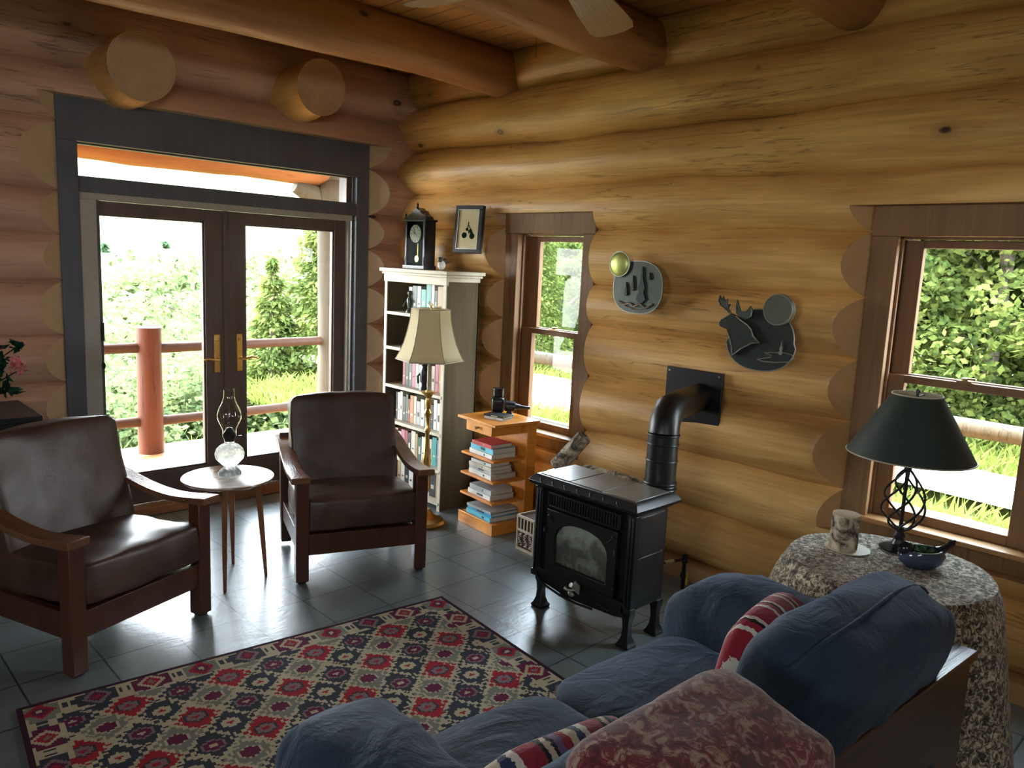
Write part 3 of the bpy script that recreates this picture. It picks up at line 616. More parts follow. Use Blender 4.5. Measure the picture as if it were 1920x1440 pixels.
g = G(); g.lathe([(0, .176), (.026, .176), (.028, .19), (.034, .2), (.034, .215), (.022, .23), (.014, .245), (0, .25)], seg=20, cap=False); g.tube([(.03, 0, .195), (.058, 0, .195)], .003, 6); g.lathe([(.010, 0), (.010, .006)], (.058, 0, .192), 10); g.build('burner', M['black'], t)
pr = [(.034, .205), (.033, .235), (.045, .262), (.058, .292), (.06, .315), (.052, .345), (.036, .378), (.027, .405), (.025, .43), (.027, .445)]
G().lathe(pr+[(r-.0025, z) for r, z in pr[::-1]], seg=32, cap=False).build('chimney', M['cglass'], t)

# ---- bookcase
BX, BY0, BY1, BD = 3.262, 3.965, 4.655, .285
t = thing('bookcase', 'tall grey-washed bookcase standing in the log corner', 'bookcase', (BX, (BY0+BY1)/2, 0))
hy = (BY1-BY0)/2
g = G()
for s in (-1, 1): g.b2((0.0, s*hy-(.02 if s > 0 else 0), 0), (BD, s*hy+(.02 if s < 0 else 0), 1.57))
g.build('side_panel', M['greywood'], t, bevel=.002)
g = G(); g.b2((BD-.012, -hy, .03), (BD, hy, 1.58)); g.build('back_panel', M['greywood'], t)
g = G(); g.b2((-.035, -hy-.035, 1.605), (BD+.02, hy+.035, 1.63)); g.b2((-.022, -hy-.02, 1.588), (BD+.01, hy+.02, 1.605)); g.b2((-.012, -hy-.008, 1.535), (.008, hy+.008, 1.59)); g.b2((0, -hy-.006, 1.56), (BD, -hy, 1.59)); g.build('cornice', M['greyedge'], t, bevel=.004)
SH = [1.325, 1.075, .80, .54, .285, .06]
for z in SH:
    g = G(); g.b2((-.012, -hy+.01, z-.022), (BD-.012, hy-.01, z)); g.build('shelf', [M['greyedge']], t, bevel=.002)
for s in (-1, 1):
    g = G(); g.b2((-.008, s*hy-(.028 if s > 0 else 0), 0), (.0, s*hy+(.028 if s < 0 else 0), 1.54)); g.build('face_stile', M['greyedge'], t)
# ---- books
CN = {'dark red': (.22, .03, .03), 'black': (.02, .02, .022), 'cream': (.55, .5, .4), 'white': (.62, .62, .58), 'pale grey': (.38, .39, .38), 'grey-blue': (.15, .2, .25), 'teal': (.05, .3, .27), 'rose pink': (.42, .12, .18), 'tan': (.38, .26, .14), 'dark green': (.04, .09, .06), 'navy': (.03, .05, .12), 'orange-brown': (.4, .17, .06), 'blue': (.04, .28, .48), 'red': (.5, .05, .05), 'turquoise': (.12, .48, .6)}
BM_ = {k: plain(k+' book cover', v, .45, 0, .15, 25, .0006) for k, v in CN.items()}
bookmesh = {}
def book(col, w, h, d, loc, rot, label, group, flat=False):
    """spine on local -x side when standing: w thickness(y), h height(z), d depth(x)"""
    key = (col, round(w, 3), round(h, 3), round(d, 3), flat)
    t = thing('book', label, 'book', loc, 0, group); t.rotation_euler = rot
    if key not in bookmesh:
        g = G(); c = .0025
        g.b2((0, -w/2, 0), (d, -w/2+c, h)); g.b2((0, w/2-c, 0), (d, w/2, h)); g.b2((0, -w/2, 0), (c, w/2, h)); cov = g.build('cover', BM_[col], t, bevel=.001)
        pg = G().b2((c, -w/2+c, .004), (d-.004, w/2-c, h-.004)).build('pages', M['paper'], t)
        third = len(bookmesh) % 3 == 0
        gb = G(); hb = h*(.10+.5*((len(bookmesh)*37 % 10)/20)); gb.b2((-.0005, -w*.22, h*.45-hb*.6), (.001, w*.22, h*.45+hb*(.6 if third else -.35))); lb = gb.build('spine_label', BM_['cream' if sum(CN[col]) < .7 else 'black'], t, smooth=False)
        bookmesh[key] = (cov.data, pg.data, lb.data)
    else:
        for nm, me in zip(('cover', 'pages', 'spine_label'), bookmesh[key]):
            o = bpy.data.objects.new(nm, me); COL.objects.link(o); o.parent = t
    return t
ordn = ['first', 'second', 'third', 'fourth', 'fifth', 'sixth', 'seventh', 'eighth', 'ninth', 'tenth', 'eleventh', 'twelfth', 'thirteenth', 'fourteenth', 'fifteenth', 'sixteenth', 'seventeenth', 'eighteenth', 'nineteenth', 'twentieth']
shn = ['top shelf', 'second shelf', 'third shelf', 'fourth shelf', 'fifth shelf', 'bottom shelf']
rows = [['cream', 'dark green', 'pale grey', 'teal', 'teal', 'white', 'black', 'tan', 'cream'],
        ['black', 'tan', 'dark red', 'cream', 'grey-blue', 'black', 'white'],
        ['dark red', 'black', 'dark green', 'rose pink', 'pale grey', 'white', 'rose pink', 'grey-blue', 'dark red', 'cream', 'rose pink', 'orange-brown', 'dark red'],
        ['black', 'white', 'cream', 'black', 'dark green', 'dark red', 'orange-brown', 'cream', 'pale grey', 'white', 'grey-blue', 'cream', 'black', 'white', 'white', 'pale grey'],
        ['tan', 'cream', 'rose pink', 'dark red', 'black', 'cream', 'tan', 'dark green', 'white', 'grey-blue', 'cream', 'teal', 'grey-blue', 'pale grey'],
        ['tan', 'cream', 'black', 'white', 'pale grey', 'dark green', 'cream', 'white', 'black', 'tan']]
gaps = [.30, .42, .22, .10, .10, .16]
random.seed(3)
for si, (z, row) in enumerate(zip(SH[:1]+SH[1:], rows)):
    y = BY1-.03-gaps[si]*.62; n = len(row); avail = y-(BY0+.045); ws = [random.uniform(.7, 1.5) for _ in row]; k = avail/sum(ws)
    for bi, (c, w_) in enumerate(zip(row, ws)):
        w_ = max(.015, w_*k); h = min(.215, random.uniform(.165, .225)) if si < 5 else random.uniform(.16, .2); d = random.uniform(.14, .18)
        book(c, w_*.96, round(h, 2), round(d, 2), (BX+.045, y-w_/2, z+.001), (0, 0, 0), '%s book on the %s of the grey bookcase, %s from left' % (c, shn[si], ordn[bi]), 'books standing in the tall bookcase'); y -= w_
# figurines on the shelves
g = G(); g.lathe([(.0, 0), (.028, 0), (.026, .012), (.012, .03), (.02, .06), (.022, .09), (.010, .115), (.0, .12)], seg=14, cap=False); g.ellip((0, 0, .135), (.017, .017, .02)); g.tube([(0, .01, .09), (-.02, .03, .07), (-.03, .035, .04)], .006, 6); g.tube([(0, -.01, .09), (-.02, -.03, .08)], .006, 6)
tag(g.build('figurine', M['art'], loc=(BX+.04, 4.42, SH[0]+.001)), 'small dark figurine on the top shelf of the bookcase', 'figurine')
g = G(); g.lathe([(.0, 0), (.032, 0), (.03, .015), (.016, .04), (.026, .09), (.03, .13), (.014, .165), (.0, .17)], seg=14, cap=False); g.ellip((0, 0, .185), (.02, .02, .024)); g.tube([(0, .01, .14), (-.03, .03, .1), (-.035, .02, .05)], .008, 6)
tag(g.build('figurine', M['dark'], loc=(BX-.0+.03, 4.22, SH[2]+.001)), 'black standing figurine on the bookcase shelf beside the floor lamp pole', 'figurine')

# ---- clock on the bookcase
t = thing('mantel_clock', 'dark wooden pendulum clock with a pointed top on the bookcase', 'clock', (3.40, 4.485, 1.631), .0)
g = G(); g.b2((-.03, -.125, .0), (.08, .125, .025)); g.b2((-.02, -.115, .025), (.075, -.095, .33)); g.b2((-.02, .095, .025), (.075, .115, .33)); g.b2((-.03, -.13, .33), (.08, .13, .345)); g.build('case', M['dark'], t, bevel=.002)
g = G(); g.prism([(-.11, .345), (.11, .345), (.10, .365), (.06, .385), (.045, .405), (.015, .412), (0, .425), (-.015, .412), (-.045, .405), (-.06, .385), (-.10, .365)], lambda u, v, d: Vector((d, u, v)), -.015, .06); g.lathe([(.0, 0), (.010, .004), (.005, .015), (.008, .025), (0, .045)], (-.0, 0, .42), 10, cap=False)
for s in (-1, 1): g.lathe([(.008, 0), (.010, .01), (.004, .02), (.008, .03), (0, .045)], (-.01, s*.12, .345), 10, cap=False)
g.build('crest', M['dark'], t)
for s in (-1, 1): G().lathe([(.008, 0), (.008, .03), (.011, .04), (.006, .06), (.007, .18), (.011, .21), (.007, .23), (.008, .30)], (-.015, s*.108, .028), 10).build('turned_column', M['dark'], t)
g = G(); g.prism([(.062*math.cos(a*PI/16), .062*math.sin(a*PI/16)+.245) for a in range(32)], lambda u, v, d: Vector((d, u, v)), -.016, -.010); dl = g.build('dial', M['dial'], t, smooth=False)
g = G()
for k in range(12): a = k*PI/6; g.box((-.0175, .05*math.sin(a), .245+.05*math.cos(a)), (.002, .004, .013), rx=-a)
g.lathe([(.0, 0), (.001, 0)], (0, 0, -1), 4); g.tube([(-.019, 0, .245), (-.019, .028, .262)], .0022, 6); g.tube([(-.019, 0, .245), (-.019, .012, .285)], .0018, 6); g.lathe([(.006, -.002), (.006, .002)], (-.018, 0, .245), 10)
g.build('hands_and_numerals', M['black'], dl)
g = G(); g.tube([(.01, 0, .18), (.01, 0, .08)], .003, 6); g.tube([(.0, 0, .07), (.004, 0, .07)], .022, 20); g.build('pendulum', M['brass'], t)
G().b2((-.016, -.095, .03), (-.012, .095, .33)).build('door_glass', glassm('clock glass', (.75, .8, .77), .03), t, smooth=False)
G().b2((.06, -.1, .025), (.075, .1, .33)).build('case_back', M['clockin'], t, smooth=False)
# ---- bird figurine on the bookcase
t = thing('bird_figurine', 'small grey and white bird figurine on top of the bookcase', 'figurine', (3.35, 4.14, 1.631), .5)
g = G(); g.ellip((0, 0, .036), (.036, .026, .032)); g.build('body', M['white'], t)
g = G(); g.ellip((-.025, 0, .072), (.019, .017, .018)); g.tube([(-.042, 0, .072), (-.056, 0, .069)], [.004, .001], 6); g.prism([(.0, .05), (.035, .045), (.07, .05), (.075, .06), (.03, .07), (.0, .068)], lambda u, v, d: Vector((u, d, v)), -.018, .018); g.build('head_and_wings', M['art'], t)
# ---- botanical picture
t = thing('picture_frame', 'black framed botanical print hanging on the logs above the bookcase', 'picture', (3.50, 4.06, 1.755), 0); t.rotation_euler = (math.radians(0), math.radians(5), math.radians(12))
g = G(); w, h = .115, .32
g.b2((-.012, -w, 0), (.02, w, .03)); g.b2((-.012, -w, h-.03), (.02, w, h)); g.b2((-.012, -w, .03), (.02, -w+.03, h-.03)); g.b2((-.012, w-.03, .03), (.02, w, h-.03)); g.build('frame', M['dark'], t, bevel=.003)
g = G(); g.b2((-.014, -w+.026, .026), (-.010, w-.026, .031)); g.b2((-.014, -w+.026, h-.031), (-.010, w-.026, h-.026)); g.b2((-.014, -w+.026, .026), (-.010, -w+.030, h-.026)); g.b2((-.014, w-.030, .026), (-.010, w-.026, h-.026)); g.build('frame_liner', M['steel'], t)
pr = G().b2((-.004, -w+.03, .03), (.01, w-.03, h-.03)).build('print', M['print'], t, smooth=False)
g = G(); g.tube([(-.005, .0, .21), (-.005, .005, .17), (-.005, -.01, .13)], .003, 5); g.tube([(-.005, -.0, .19), (-.005, -.03, .15)], .003, 5)
for (y, z, r) in ((.03, .12, .022), (-.035, .115, .022), (.01, .16, .012), (-.02, .15, .014), (-.03, .135, .012)): g.ellip((-.004, y, z), (.002, r, r*.9))
g.build('plant_drawing', M['leafD'], pr)
# ---- floor lamp
t = thing('floor_lamp', 'brass floor lamp with a cream bell-shaped panelled shade in front of the bookcase', 'lamp', (3.035, 3.84, 0))
g = G(); g.lathe([(.0, 0), (.125, 0), (.13, .012), (.12, .03), (.085, .04), (.06, .055), (.045, .08), (.03, .10), (0, .10)], seg=32, cap=False); g.build('base', M['brass'], t)
g = G(); g.lathe([(.014, .09), (.014, .2), (.022, .22), (.032, .26), (.024, .30), (.034, .33), (.022, .36), (.03, .42), (.02, .47), (.016, .56), (.013, .60), (.022, .62), (.012, .64), (.013, .70), (.026, .735), (.013, .76), (.02, .80), (.016, .83), (.03, .855), (.05, .865), (.052, .872), (.02, .875), (.02, .88)], seg=20); g.build('turned_pole', M['brass'], t)
G().lathe([(.012, .88), (.012, 1.16)], seg=14).build('candle_tube', M['creamtrim'], t)
g = G(); n = 6; prof = [(.215, 1.075), (.19, 1.12), (.165, 1.18), (.145, 1.25), (.13, 1.32), (.122, 1.395)]
vs = []; seg = 4; off = math.radians(17)
for r, z in prof:
    ring = []
    for k in range(n):
        p = Vector((math.cos(off+k*2*PI/n)*r, math.sin(off+k*2*PI/n)*r)); q = Vector((math.cos(off+(k+1)*2*PI/n)*r, math.sin(off+(k+1)*2*PI/n)*r))
        for s in range(seg):
            f = s/seg; m = p.lerp(q, f); m = m*(1-.035*math.sin(PI*f)*0) ; ring.append(g.bm.verts.new((m.x, m.y, z)))
    vs.append(ring)
for i in range(len(prof)-1):
    for k in range(n*seg): g.bm.faces.new((vs[i][k], vs[i][(k+1) % (n*seg)], vs[i+1][(k+1) % (n*seg)], vs[i+1][k]))
sh = g.build('lamp_shade', M['cream'], t, ang=25); md = sh.modifiers.new('th', 'SOLIDIFY'); md.thickness = .002
g = G()
for k in range(n): a = off+k*2*PI/n; g.tube([(math.cos(a)*(r+.001), math.sin(a)*(r+.001), z) for r, z in prof], .0028, 6)
for r, z in (prof[0], prof[-1]): g.tube([(math.cos(off+k*2*PI/n)*r, math.sin(off+k*2*PI/n)*r, z) for k in range(n+1)], .0035, 6)
g.build('shade_piping', M['creamtrim'], sh)
g = G(); g.tube([(0, 0, 1.16), (0, 0, 1.40)], .004, 6); g.tube([(-.12, 0, 1.39), (.12, 0, 1.39)], .002, 6); g.tube([(.1, .03, 1.40), (.0, .0, 1.42), (-.02, 0, 1.43), (0, .02, 1.44), (.02, .0, 1.42)], .0025, 6); g.lathe([(0, 0), (.008, .004), (.006, .014), (0, .02)], (0, 0, 1.40), 10, cap=False); g.build('harp', M['brass'], t)

# ---- orange book stand
t0 = thing('book_stand', 'orange pine book stand with open shelves and a small drawer', 'shelf', (3.228, 3.57, 0), math.radians(-5.5)); hw = .185
g = G(); g.b2((0, -hw, 0), (.33, hw, .07)); g.b2((0, -hw, .064), (.012, hw, .078)); g.build('plinth', M['pine'], t0, bevel=.002)
g = G(); g.b2((.255, -hw+.0, .07), (.33, hw, .70)); g.build('back_upright', M['pine'], t0, bevel=.002)
for z in (.48, .345, .21):
    g = G(); g.b2((.0, -hw+.01, z-.013), (.26, hw-.01, z)); g.build('shelf', M['pine'], t0, bevel=.001)
g = G(); g.b2((-.02, -hw-.015, .70), (.345, hw+.015, .718)); g.build('top', M['pine'], t0, bevel=.002)
g = G(); g.b2((.005, -.135, .63), (.25, .135, .70)); dr = g.build('drawer', M['pine'], t0, bevel=.002)
g = G(); g.tube([(.005, 0, .665), (-.012, 0, .665), (-.02, 0, .665), (-.026, 0, .665)], [.006, .006, .012, .008], 12); g.build('knob', M['brassd'], dr)
a0 = math.radians(-5.5); org = Vector((3.228, 3.57, 0))
def stack(z, items, where, yo=0):
    # lies flat, spine to the front
    z += .001
    for i, (c, th, l, d, j) in enumerate(items):
        lab = '%s book lying on the %s, %s from the top' % (c, where, ordn[len(items)-1-i])
        loc = org+rotz((.025+.0+.01*(i % 2), yo-l/2+j, z+th/2), a0+ .03*(i-1))
        b = book(c, th, l, d, loc, (0, 0, 0), lab, None)
        # local: x depth, y thickness, z height -> lay: height along +y, thickness along z
        b.rotation_euler = (Matrix.Rotation(a0+.03*(i-1), 3, 'Z') @ Matrix.Rotation(-PI/2, 3, 'X')).to_euler()
        z += th
stack(.48, [('white', .028, .25, .19, 0), ('turquoise', .034, .24, .185, .0), ('red', .026, .2, .17, -.01)], 'upper shelf of the orange stand')
stack(.345, [('white', .03, .25, .20, -.0), ('pale grey', .022, .24, .17, .01), ('cream', .024, .23, .17, .0), ('white', .022, .2, .16, .0)], 'middle shelf of the orange stand')
stack(.21, [('white', .03, .25, .19, .0), ('pale grey', .032, .23, .18, .0)], 'lower shelf of the orange stand')
stack(.07, [('turquoise', .03, .27, .23, -.0), ('blue', .022, .26, .22, -.0), ('pale grey', .016, .25, .22, -.005)], 'plinth of the orange stand')
def small_top(c, i, z, th):
    b = book(c, th, .15, .11, org+rotz((.10, -.12, z+th/2), a0), (0, 0, 0), '%s paperback on top of the orange stand, %s' % (c, ('lying under another', 'topmost of two')[i]), None)
    b.rotation_euler = (Matrix.Rotation(a0+.25+.05*i, 3, 'Z') @ Matrix.Rotation(-PI/2, 3, 'X')).to_euler()
small_top('white', 0, .719, .016); small_top('black', 1, .7355, .014)
# camera on top
p = org+rotz((.21, .045, .7185), a0)
t = thing('camera', 'black camera with a long lens on top of the orange stand', 'camera', p, math.radians(48))
g = G(); g.cushion((0, .02, .075), (.115, .085, .10), .4, .1, 8); g.cushion((0, .02, .135), (.06, .06, .035), .4, .1, 6); g.build('camera_body', M['black'], t, ang=50)
g = G()
for k in range(5): g.lathe([(.038-.002*(k % 2), 0), (.038-.002*(k % 2), .009)], (0, .02, .146+k*.009-.012), 20)
g.build('grip_rings', M['black'], t)
g = G(); g.tube([(.0, -.03, .065), (.0, -.09, .062), (.0, -.095, .062), (0, -.14, .058), (0, -.19, .055)], [.036, .033, .022, .012, .009], 18); g.build('lens', M['black'], t)
g = G(); g.lathe([(0, 0), (.032, 0), (.034, .008), (.02, .016), (.012, .035), (.012, .06)], (0, -.055, 0), 18, cap=False); g.b2((-.035, .02, 0), (.035, .07, .012)); g.tube([(0, .04, .01), (0, .03, .05)], .01, 8); g.build('stand', M['black'], t)

# ---- cream openwork box on the floor
t = thing('openwork_box', 'small cream openwork metal box on the floor beside the stove', 'box', (3.27, 3.07, 0), -.1)
g = G(); w = .075; h = .215
for sx in (-1, 1):
    for sy in (-1, 1): g.b2((sx*w-.005, sy*w-.005, 0), (sx*w+.005, sy*w+.005, h))
for z in (.008, .125, h-.006):
    for s in (-1, 1): g.b2((-w, s*w-.005, z-.007), (w, s*w+.005, z+.007)); g.b2((s*w-.005, -w, z-.007), (s*w+.005, w, z+.007))
for k in range(1, 5):
    f = -w+k*2*w/5
    for s in (-1, 1): g.b2((f-.004, s*w-.003, .125), (f+.004, s*w+.003, h)); g.b2((s*w-.003, f-.004, .125), (s*w+.003, f+.004, h))
for s in (-1, 1):
    for k in range(7):
        for q in range(3):
            a = k*1.1+q; cy = -w+.025+q*.05; g.tube([(s*w, cy+.018*math.cos(a), .03+.013*k), (s*w, cy+.018*math.cos(a+1.3), .037+.013*k), (s*w, cy+.012*math.cos(a+2.5), .030+.013*k)], .003, 5)
            g.tube([(cy+.018*math.cos(a), s*w, .03+.013*k), (cy+.018*math.cos(a+1.3), s*w, .037+.013*k), (cy+.012*math.cos(a+2.5), s*w, .03+.013*k)], .003, 5)
g.build('openwork_panels', M['cream2'], t); G().b2((-w+.006, -w+.006, .004), (w-.006, w-.006, h-.01)).build('liner', M['darkwood'], t)

# ---- stove
t = thing('gas_stove', 'black cast iron gas stove with a tiled top and glass door', 'stove', (2.70, 2.235, 0), 0)
X0, X1, Y0, Y1 = 0, .27, -.295, .295   # front at x=0 facing -x
for (x, y) in ((.035, -.27), (.035, .27), (.25, -.27), (.25, .27)):
    g = G(); pts = [(0, .0), (.045, .0), (.05, .012), (.038, .025), (.026, .05), (.022, .09), (.026, .13), (.034, .15), (.034, .175), (0, .175)]
    g.lathe(pts, (0, 0, 0), 4, cap=False); o = g.build('leg', M['iron'], t, loc=(x, y, 0), rz=PI/4, bevel=.002)
g = G(); g.b2((.02, Y0+.01, .17), (X1, Y1-.01, .64)); g.build('body', M['iron'], t, bevel=.004)
for y in (Y0+.012, Y1-.012):
    g = G(); g.b2((-.006, y-.028, .17), (.03, y+.028, .2)); g.b2((0.0, y-.022, .2), (.03, y+.022, .62)); g.tube([(-.002, y-.009, .2), (-.002, y-.009, .62)], .0065, 8); g.tube([(-.002, y+.009, .2), (-.002, y+.009, .62)], .0065, 8); g.b2((-.006, y-.026, .605), (.03, y+.026, .63)); g.build('corner_column', M['iron'], t, bevel=.002)
# side tile panels
for s in (-1, 1):
    y = Y0+.008 if s < 0 else Y1-.008
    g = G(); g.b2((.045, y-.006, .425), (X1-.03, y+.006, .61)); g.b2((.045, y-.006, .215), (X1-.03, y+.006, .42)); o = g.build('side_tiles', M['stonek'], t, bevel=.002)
g = G(); z0 = .625; pr = [(.0, z0), (.012, z0+.01), (.030, z0+.02), (.036, z0+.035), (.022, z0+.055), (.008, z0+.066), (-.01, z0+.066)]
rr = []
for d, z in pr:
    rr.append([g.bm.verts.new(v) for v in ((X0-d, Y0-d, z), (X1+d, Y0-d, z), (X1+d, Y1+d, z), (X0-d, Y1+d, z))])
for i in range(len(pr)-1):
    for k in range(4): g.bm.faces.new((rr[i][k], rr[i][(k+1) % 4], rr[i+1][(k+1) % 4], rr[i+1][k]))
g.bm.faces.new(rr[0]); g.bm.faces.new(rr[-1][::-1])
for k in range(7):
    y = Y0+.06+k*.078; g.tube([(-.032, y-.02, z0+.04), (-.036, y, z0+.032), (-.030, y+.02, z0+.045), (-.022, y+.028, z0+.054)], .003, 5)
g.build('top_rim', M['iron'], t, bevel=.002)
for k in range(3):
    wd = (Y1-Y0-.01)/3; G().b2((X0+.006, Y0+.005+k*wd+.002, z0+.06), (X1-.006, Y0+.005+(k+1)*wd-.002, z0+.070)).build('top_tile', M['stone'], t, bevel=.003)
# front grille
g = G(); g.b2((.012, -.215, .545), (.02, .215, .615), 0); n = 26
for k in range(n): y = -.205+k*.41/(n-1); g.b2((.0, y-.0042, .55), (.014, y+.0042, .61))
g.b2((-.004, -.22, .608), (.014, .22, .617)); g.b2((-.004, -.22, .543), (.014, .22, .552)); g.b2((-.004, .212, .543), (.014, .222, .617)); g.b2((-.004, -.222, .543), (.014, -.212, .617))
g.build('top_grille', M['iron'], t, bevel=.001)
# door with arched opening
g = G(); ow = [(-.165, .27), (.165, .27), (.165, .41), (.150, .445), (.115, .475), (.06, .492), (0, .497), (-.06, .492), (-.115, .475), (-.150, .445), (-.165, .41)]
ot = [(-.215, .225), (.215, .225), (.215, .41), (.215, .535), (.13, .535), (.06, .535), (0, .535), (-.06, .535), (-.13, .535), (-.215, .535), (-.215, .41)]
A = [[g.bm.verts.new((x, u, v)) for u, v in pl] for x, pl in ((-.012, ot), (-.012, ow), (-.002, [(u*.95, (v-.38)*.95+.38) for u, v in ow]), (.015, [(u*.95, (v-.38)*.95+.38) for u, v in ow]), (.015, ot))]
m = len(ow)
for i, j in ((0, 1), (1, 2), (2, 3), (4, 0), (3, 4)):
    for k in range(m): g.bm.faces.new((A[i][k], A[i][(k+1) % m], A[j][(k+1) % m], A[j][k]))
for s in (-1, 1): g.lathe([(.010, 0), (.012, .006), (.006, .012)], (-.012, s*.195, .50), 10); g.tube([(-.014, s*.195, .505), (-.016, s*.165, .470)], .004, 6)
dr = g.build('fire_door', M['iron'], t, bevel=.002)
g = G(); g.prism([(u*.96, (v-.38)*.96+.38) for u, v in ow], lambda u, v, d: Vector((d, u, v)), .002, .006); g.build('door_glass', M['glassdark'], dr, smooth=False)
G().tube([(-.022, -.218, .26), (-.022, -.218, .29)], .008, 8).build('hinge', M['iron'], dr); G().tube([(-.022, -.218, .43), (-.022, -.218, .46)], .008, 8).build('hinge', M['iron'], dr); G().tube([(-.02, .216, .42), (-.02, .216, .44)], .008, 8).build('latch_knob', M['iron'], dr)
# firebox + logs behind the glass
g = G(); g.prism([(u, v) for u, v in ow], lambda u, v, d: Vector((d, u, v)), .0195, .0185); g.build('firebox_back', M['artd'], t, smooth=False)
g = G(); 
for k in range(9): y = -.13+k*.03; g.tube([(.014, y, .275), (.014, y+.01, .30+.03*math.sin(k*1.9)), (.015, y+.03*math.cos(k), .34+.02*math.sin(k*2.3))], [.010, .008, .004], 6)
g.build('ceramic_logs', M['ember'], t)
# lower apron: curved panel, ash lip and a pewter leaf ornament
g = G(); poly = [(-.27, .22), (.27, .22), (.27, .185), (.22, .155), (.10, .135), (0, .13), (-.10, .135), (-.22, .14), (-.27, .15)]
g.prism(poly, lambda u, v, d: Vector((d, u, v)), -.006, .018); g.tube([(-.012, .265, .183), (-.016, .22, .152), (-.018, .10, .132), (-.018, 0, .127), (-.014, -.1, .132)], .006, 8)
for k in range(3): g.ellip((-.010, -.135-.03*k, .165-.006*k), (.004, .012, .006))
g.build('lower_apron', M['iron'], t, bevel=.002)
g = G(); g.tube([(-.02, .0, .20), (-.05, .005, .225)], [.006, .012], 8); g.tube([(-.02, .0, .19), (-.045, .03, .19), (-.05, .045, .20)], [.004, .006, .010], 8); g.ellip((-.04, .01, .175), (.008, .02, .012)); g.prism([(-.03, .18), (.02, .20), (.0, .24), (-.03, .225)], lambda u, v, d: Vector((d, u, v)), -.03, -.022); g.build('door_latch', M['artl'], t)
# stove pipe : top-level things that stand on / hang with the stove
t = thing('stove_pipe', 'black stove pipe rising behind the stove and bending into the wall', 'stove pipe', (3.085, 2.085, 0))
R_ = .074; pth = [(0, 0, .60), (0, 0, .93)]; 
for k in range(1, 5): a = k*PI/8; pth.append((.11-.11*math.cos(a)+0, (.0)+.05*k/4*.4, .93+.11*math.sin(a)))
pth += [(.30, .10, 1.04), (.56, .155, 1.04)]
g = G(); g.tube(pth[:2], R_, 32); g.build('riser', M['pipe'], t)
g = G(); g.tube([(0, 0, .93), (.006, .003, .985), (.065, .02, 1.035), (.17, .05, 1.04), (.56, .155, 1.04)], [R_, R_, R_*1.02, R_, R_], 32); g.build('elbow', M['pipe'], t, ang=50)
g = G()
for z, k in ((.66, 1.08), (.675, 1.04), (.69, 1.08), (.80, 1.03), (.88, 1.04), (.925, 1.05)): g.lathe([(R_*k, z-.004), (R_*k+.002, z), (R_*k, z+.004)], (0, 0, 0), 32)
g.build('pipe_seams', M['pipe'], t)
g = G(); g.b2((-.012, -.175, -.17), (0, .175, .17))
pl = g.build('wall_plate', M['pipe'], t, bevel=.002, loc=(.535, .19, 1.01))
g = G()
for a in (-1, 1):
    for b in (-1, 1): g.tube([(-.018, a*.155, b*.15), (-.012, a*.155, b*.15)], .005, 10)
g.build('bolts', M['steel'], pl)
# gas line
t = thing('gas_pipe', 'black gas pipe with a yellow shut-off lever beside the stove', 'gas pipe', (3.50, 2.17, 0))
g = G(); g.tube([(-.5, .12, .17), (0, .0, .17)], .008, 8); g.tube([(0, 0, .19), (0, 0, .16), (0, 0, 0)], .011, 10); g.lathe([(.018, .15), (.018, .19)], seg=12); g.lathe([(.016, .06), (.02, .075), (.016, .09)], seg=10); g.build('pipe_run', M['black'], t)
g = G(); g.tube([(-.08, .02, .17), (-.14, .034, .17)], .012, 10); g.build('coupling', M['steel'], t)
g = G(); g.box((-.02, -.035, .075), (.006, .012, .07)); g.build('lever', M['yellow'], t, bevel=.002)
# firewood rack behind the stove
t = thing('log_rack', 'low black iron rack behind the stove', 'rack', (3.33, 2.62, 0))
g = G()
for y in (-.36, .36):
    for x in (-.07, .07): g.tube([(x, y, 0), (x, y, .50)], .008, 8)
    g.tube([(-.07, y, .50), (.07, y, .50)], .008, 8)
for x in (-.07, .07): g.tube([(x, -.36, .50), (x, .36, .50)], .008, 8)
g.b2((-.075, -.36, .507), (.075, .36, .519)); g.build('rack_frame', M['iron'], t)
g = G(); R = Matrix.Rotation(.5, 3, 'X'); g.tube([(0, 0, 0), (.03, -.10, .13), (.05, -.15, .20)][::1], [.05, .047, .045], 20); tag(g.build('birch_log', M['birch'], loc=(3.32, 2.965, .535)), 'pale birch log leaning against the logs behind the stove', 'log')
g = G(); g.tube([(0, -.28, 0), (0, 0, .003), (0, .25, 0)], [.032, .034, .03], 18); tag(g.build('birch_log', M['birch'], loc=(3.35, 2.53, .553)), 'thin birch log lying along the rack behind the stove', 'log')
g = G(); g.lathe([(0, 0), (.026, 0), (.030, .01), (.030, .045), (.024, .055), (.026, .065), (.022, .068), (0, .06)], seg=20, cap=False); tag(g.build('small_jar', M['brassd'], loc=(3.27, 2.57, .5195)), 'small dark metal jar on the rack behind the stove', 'jar')

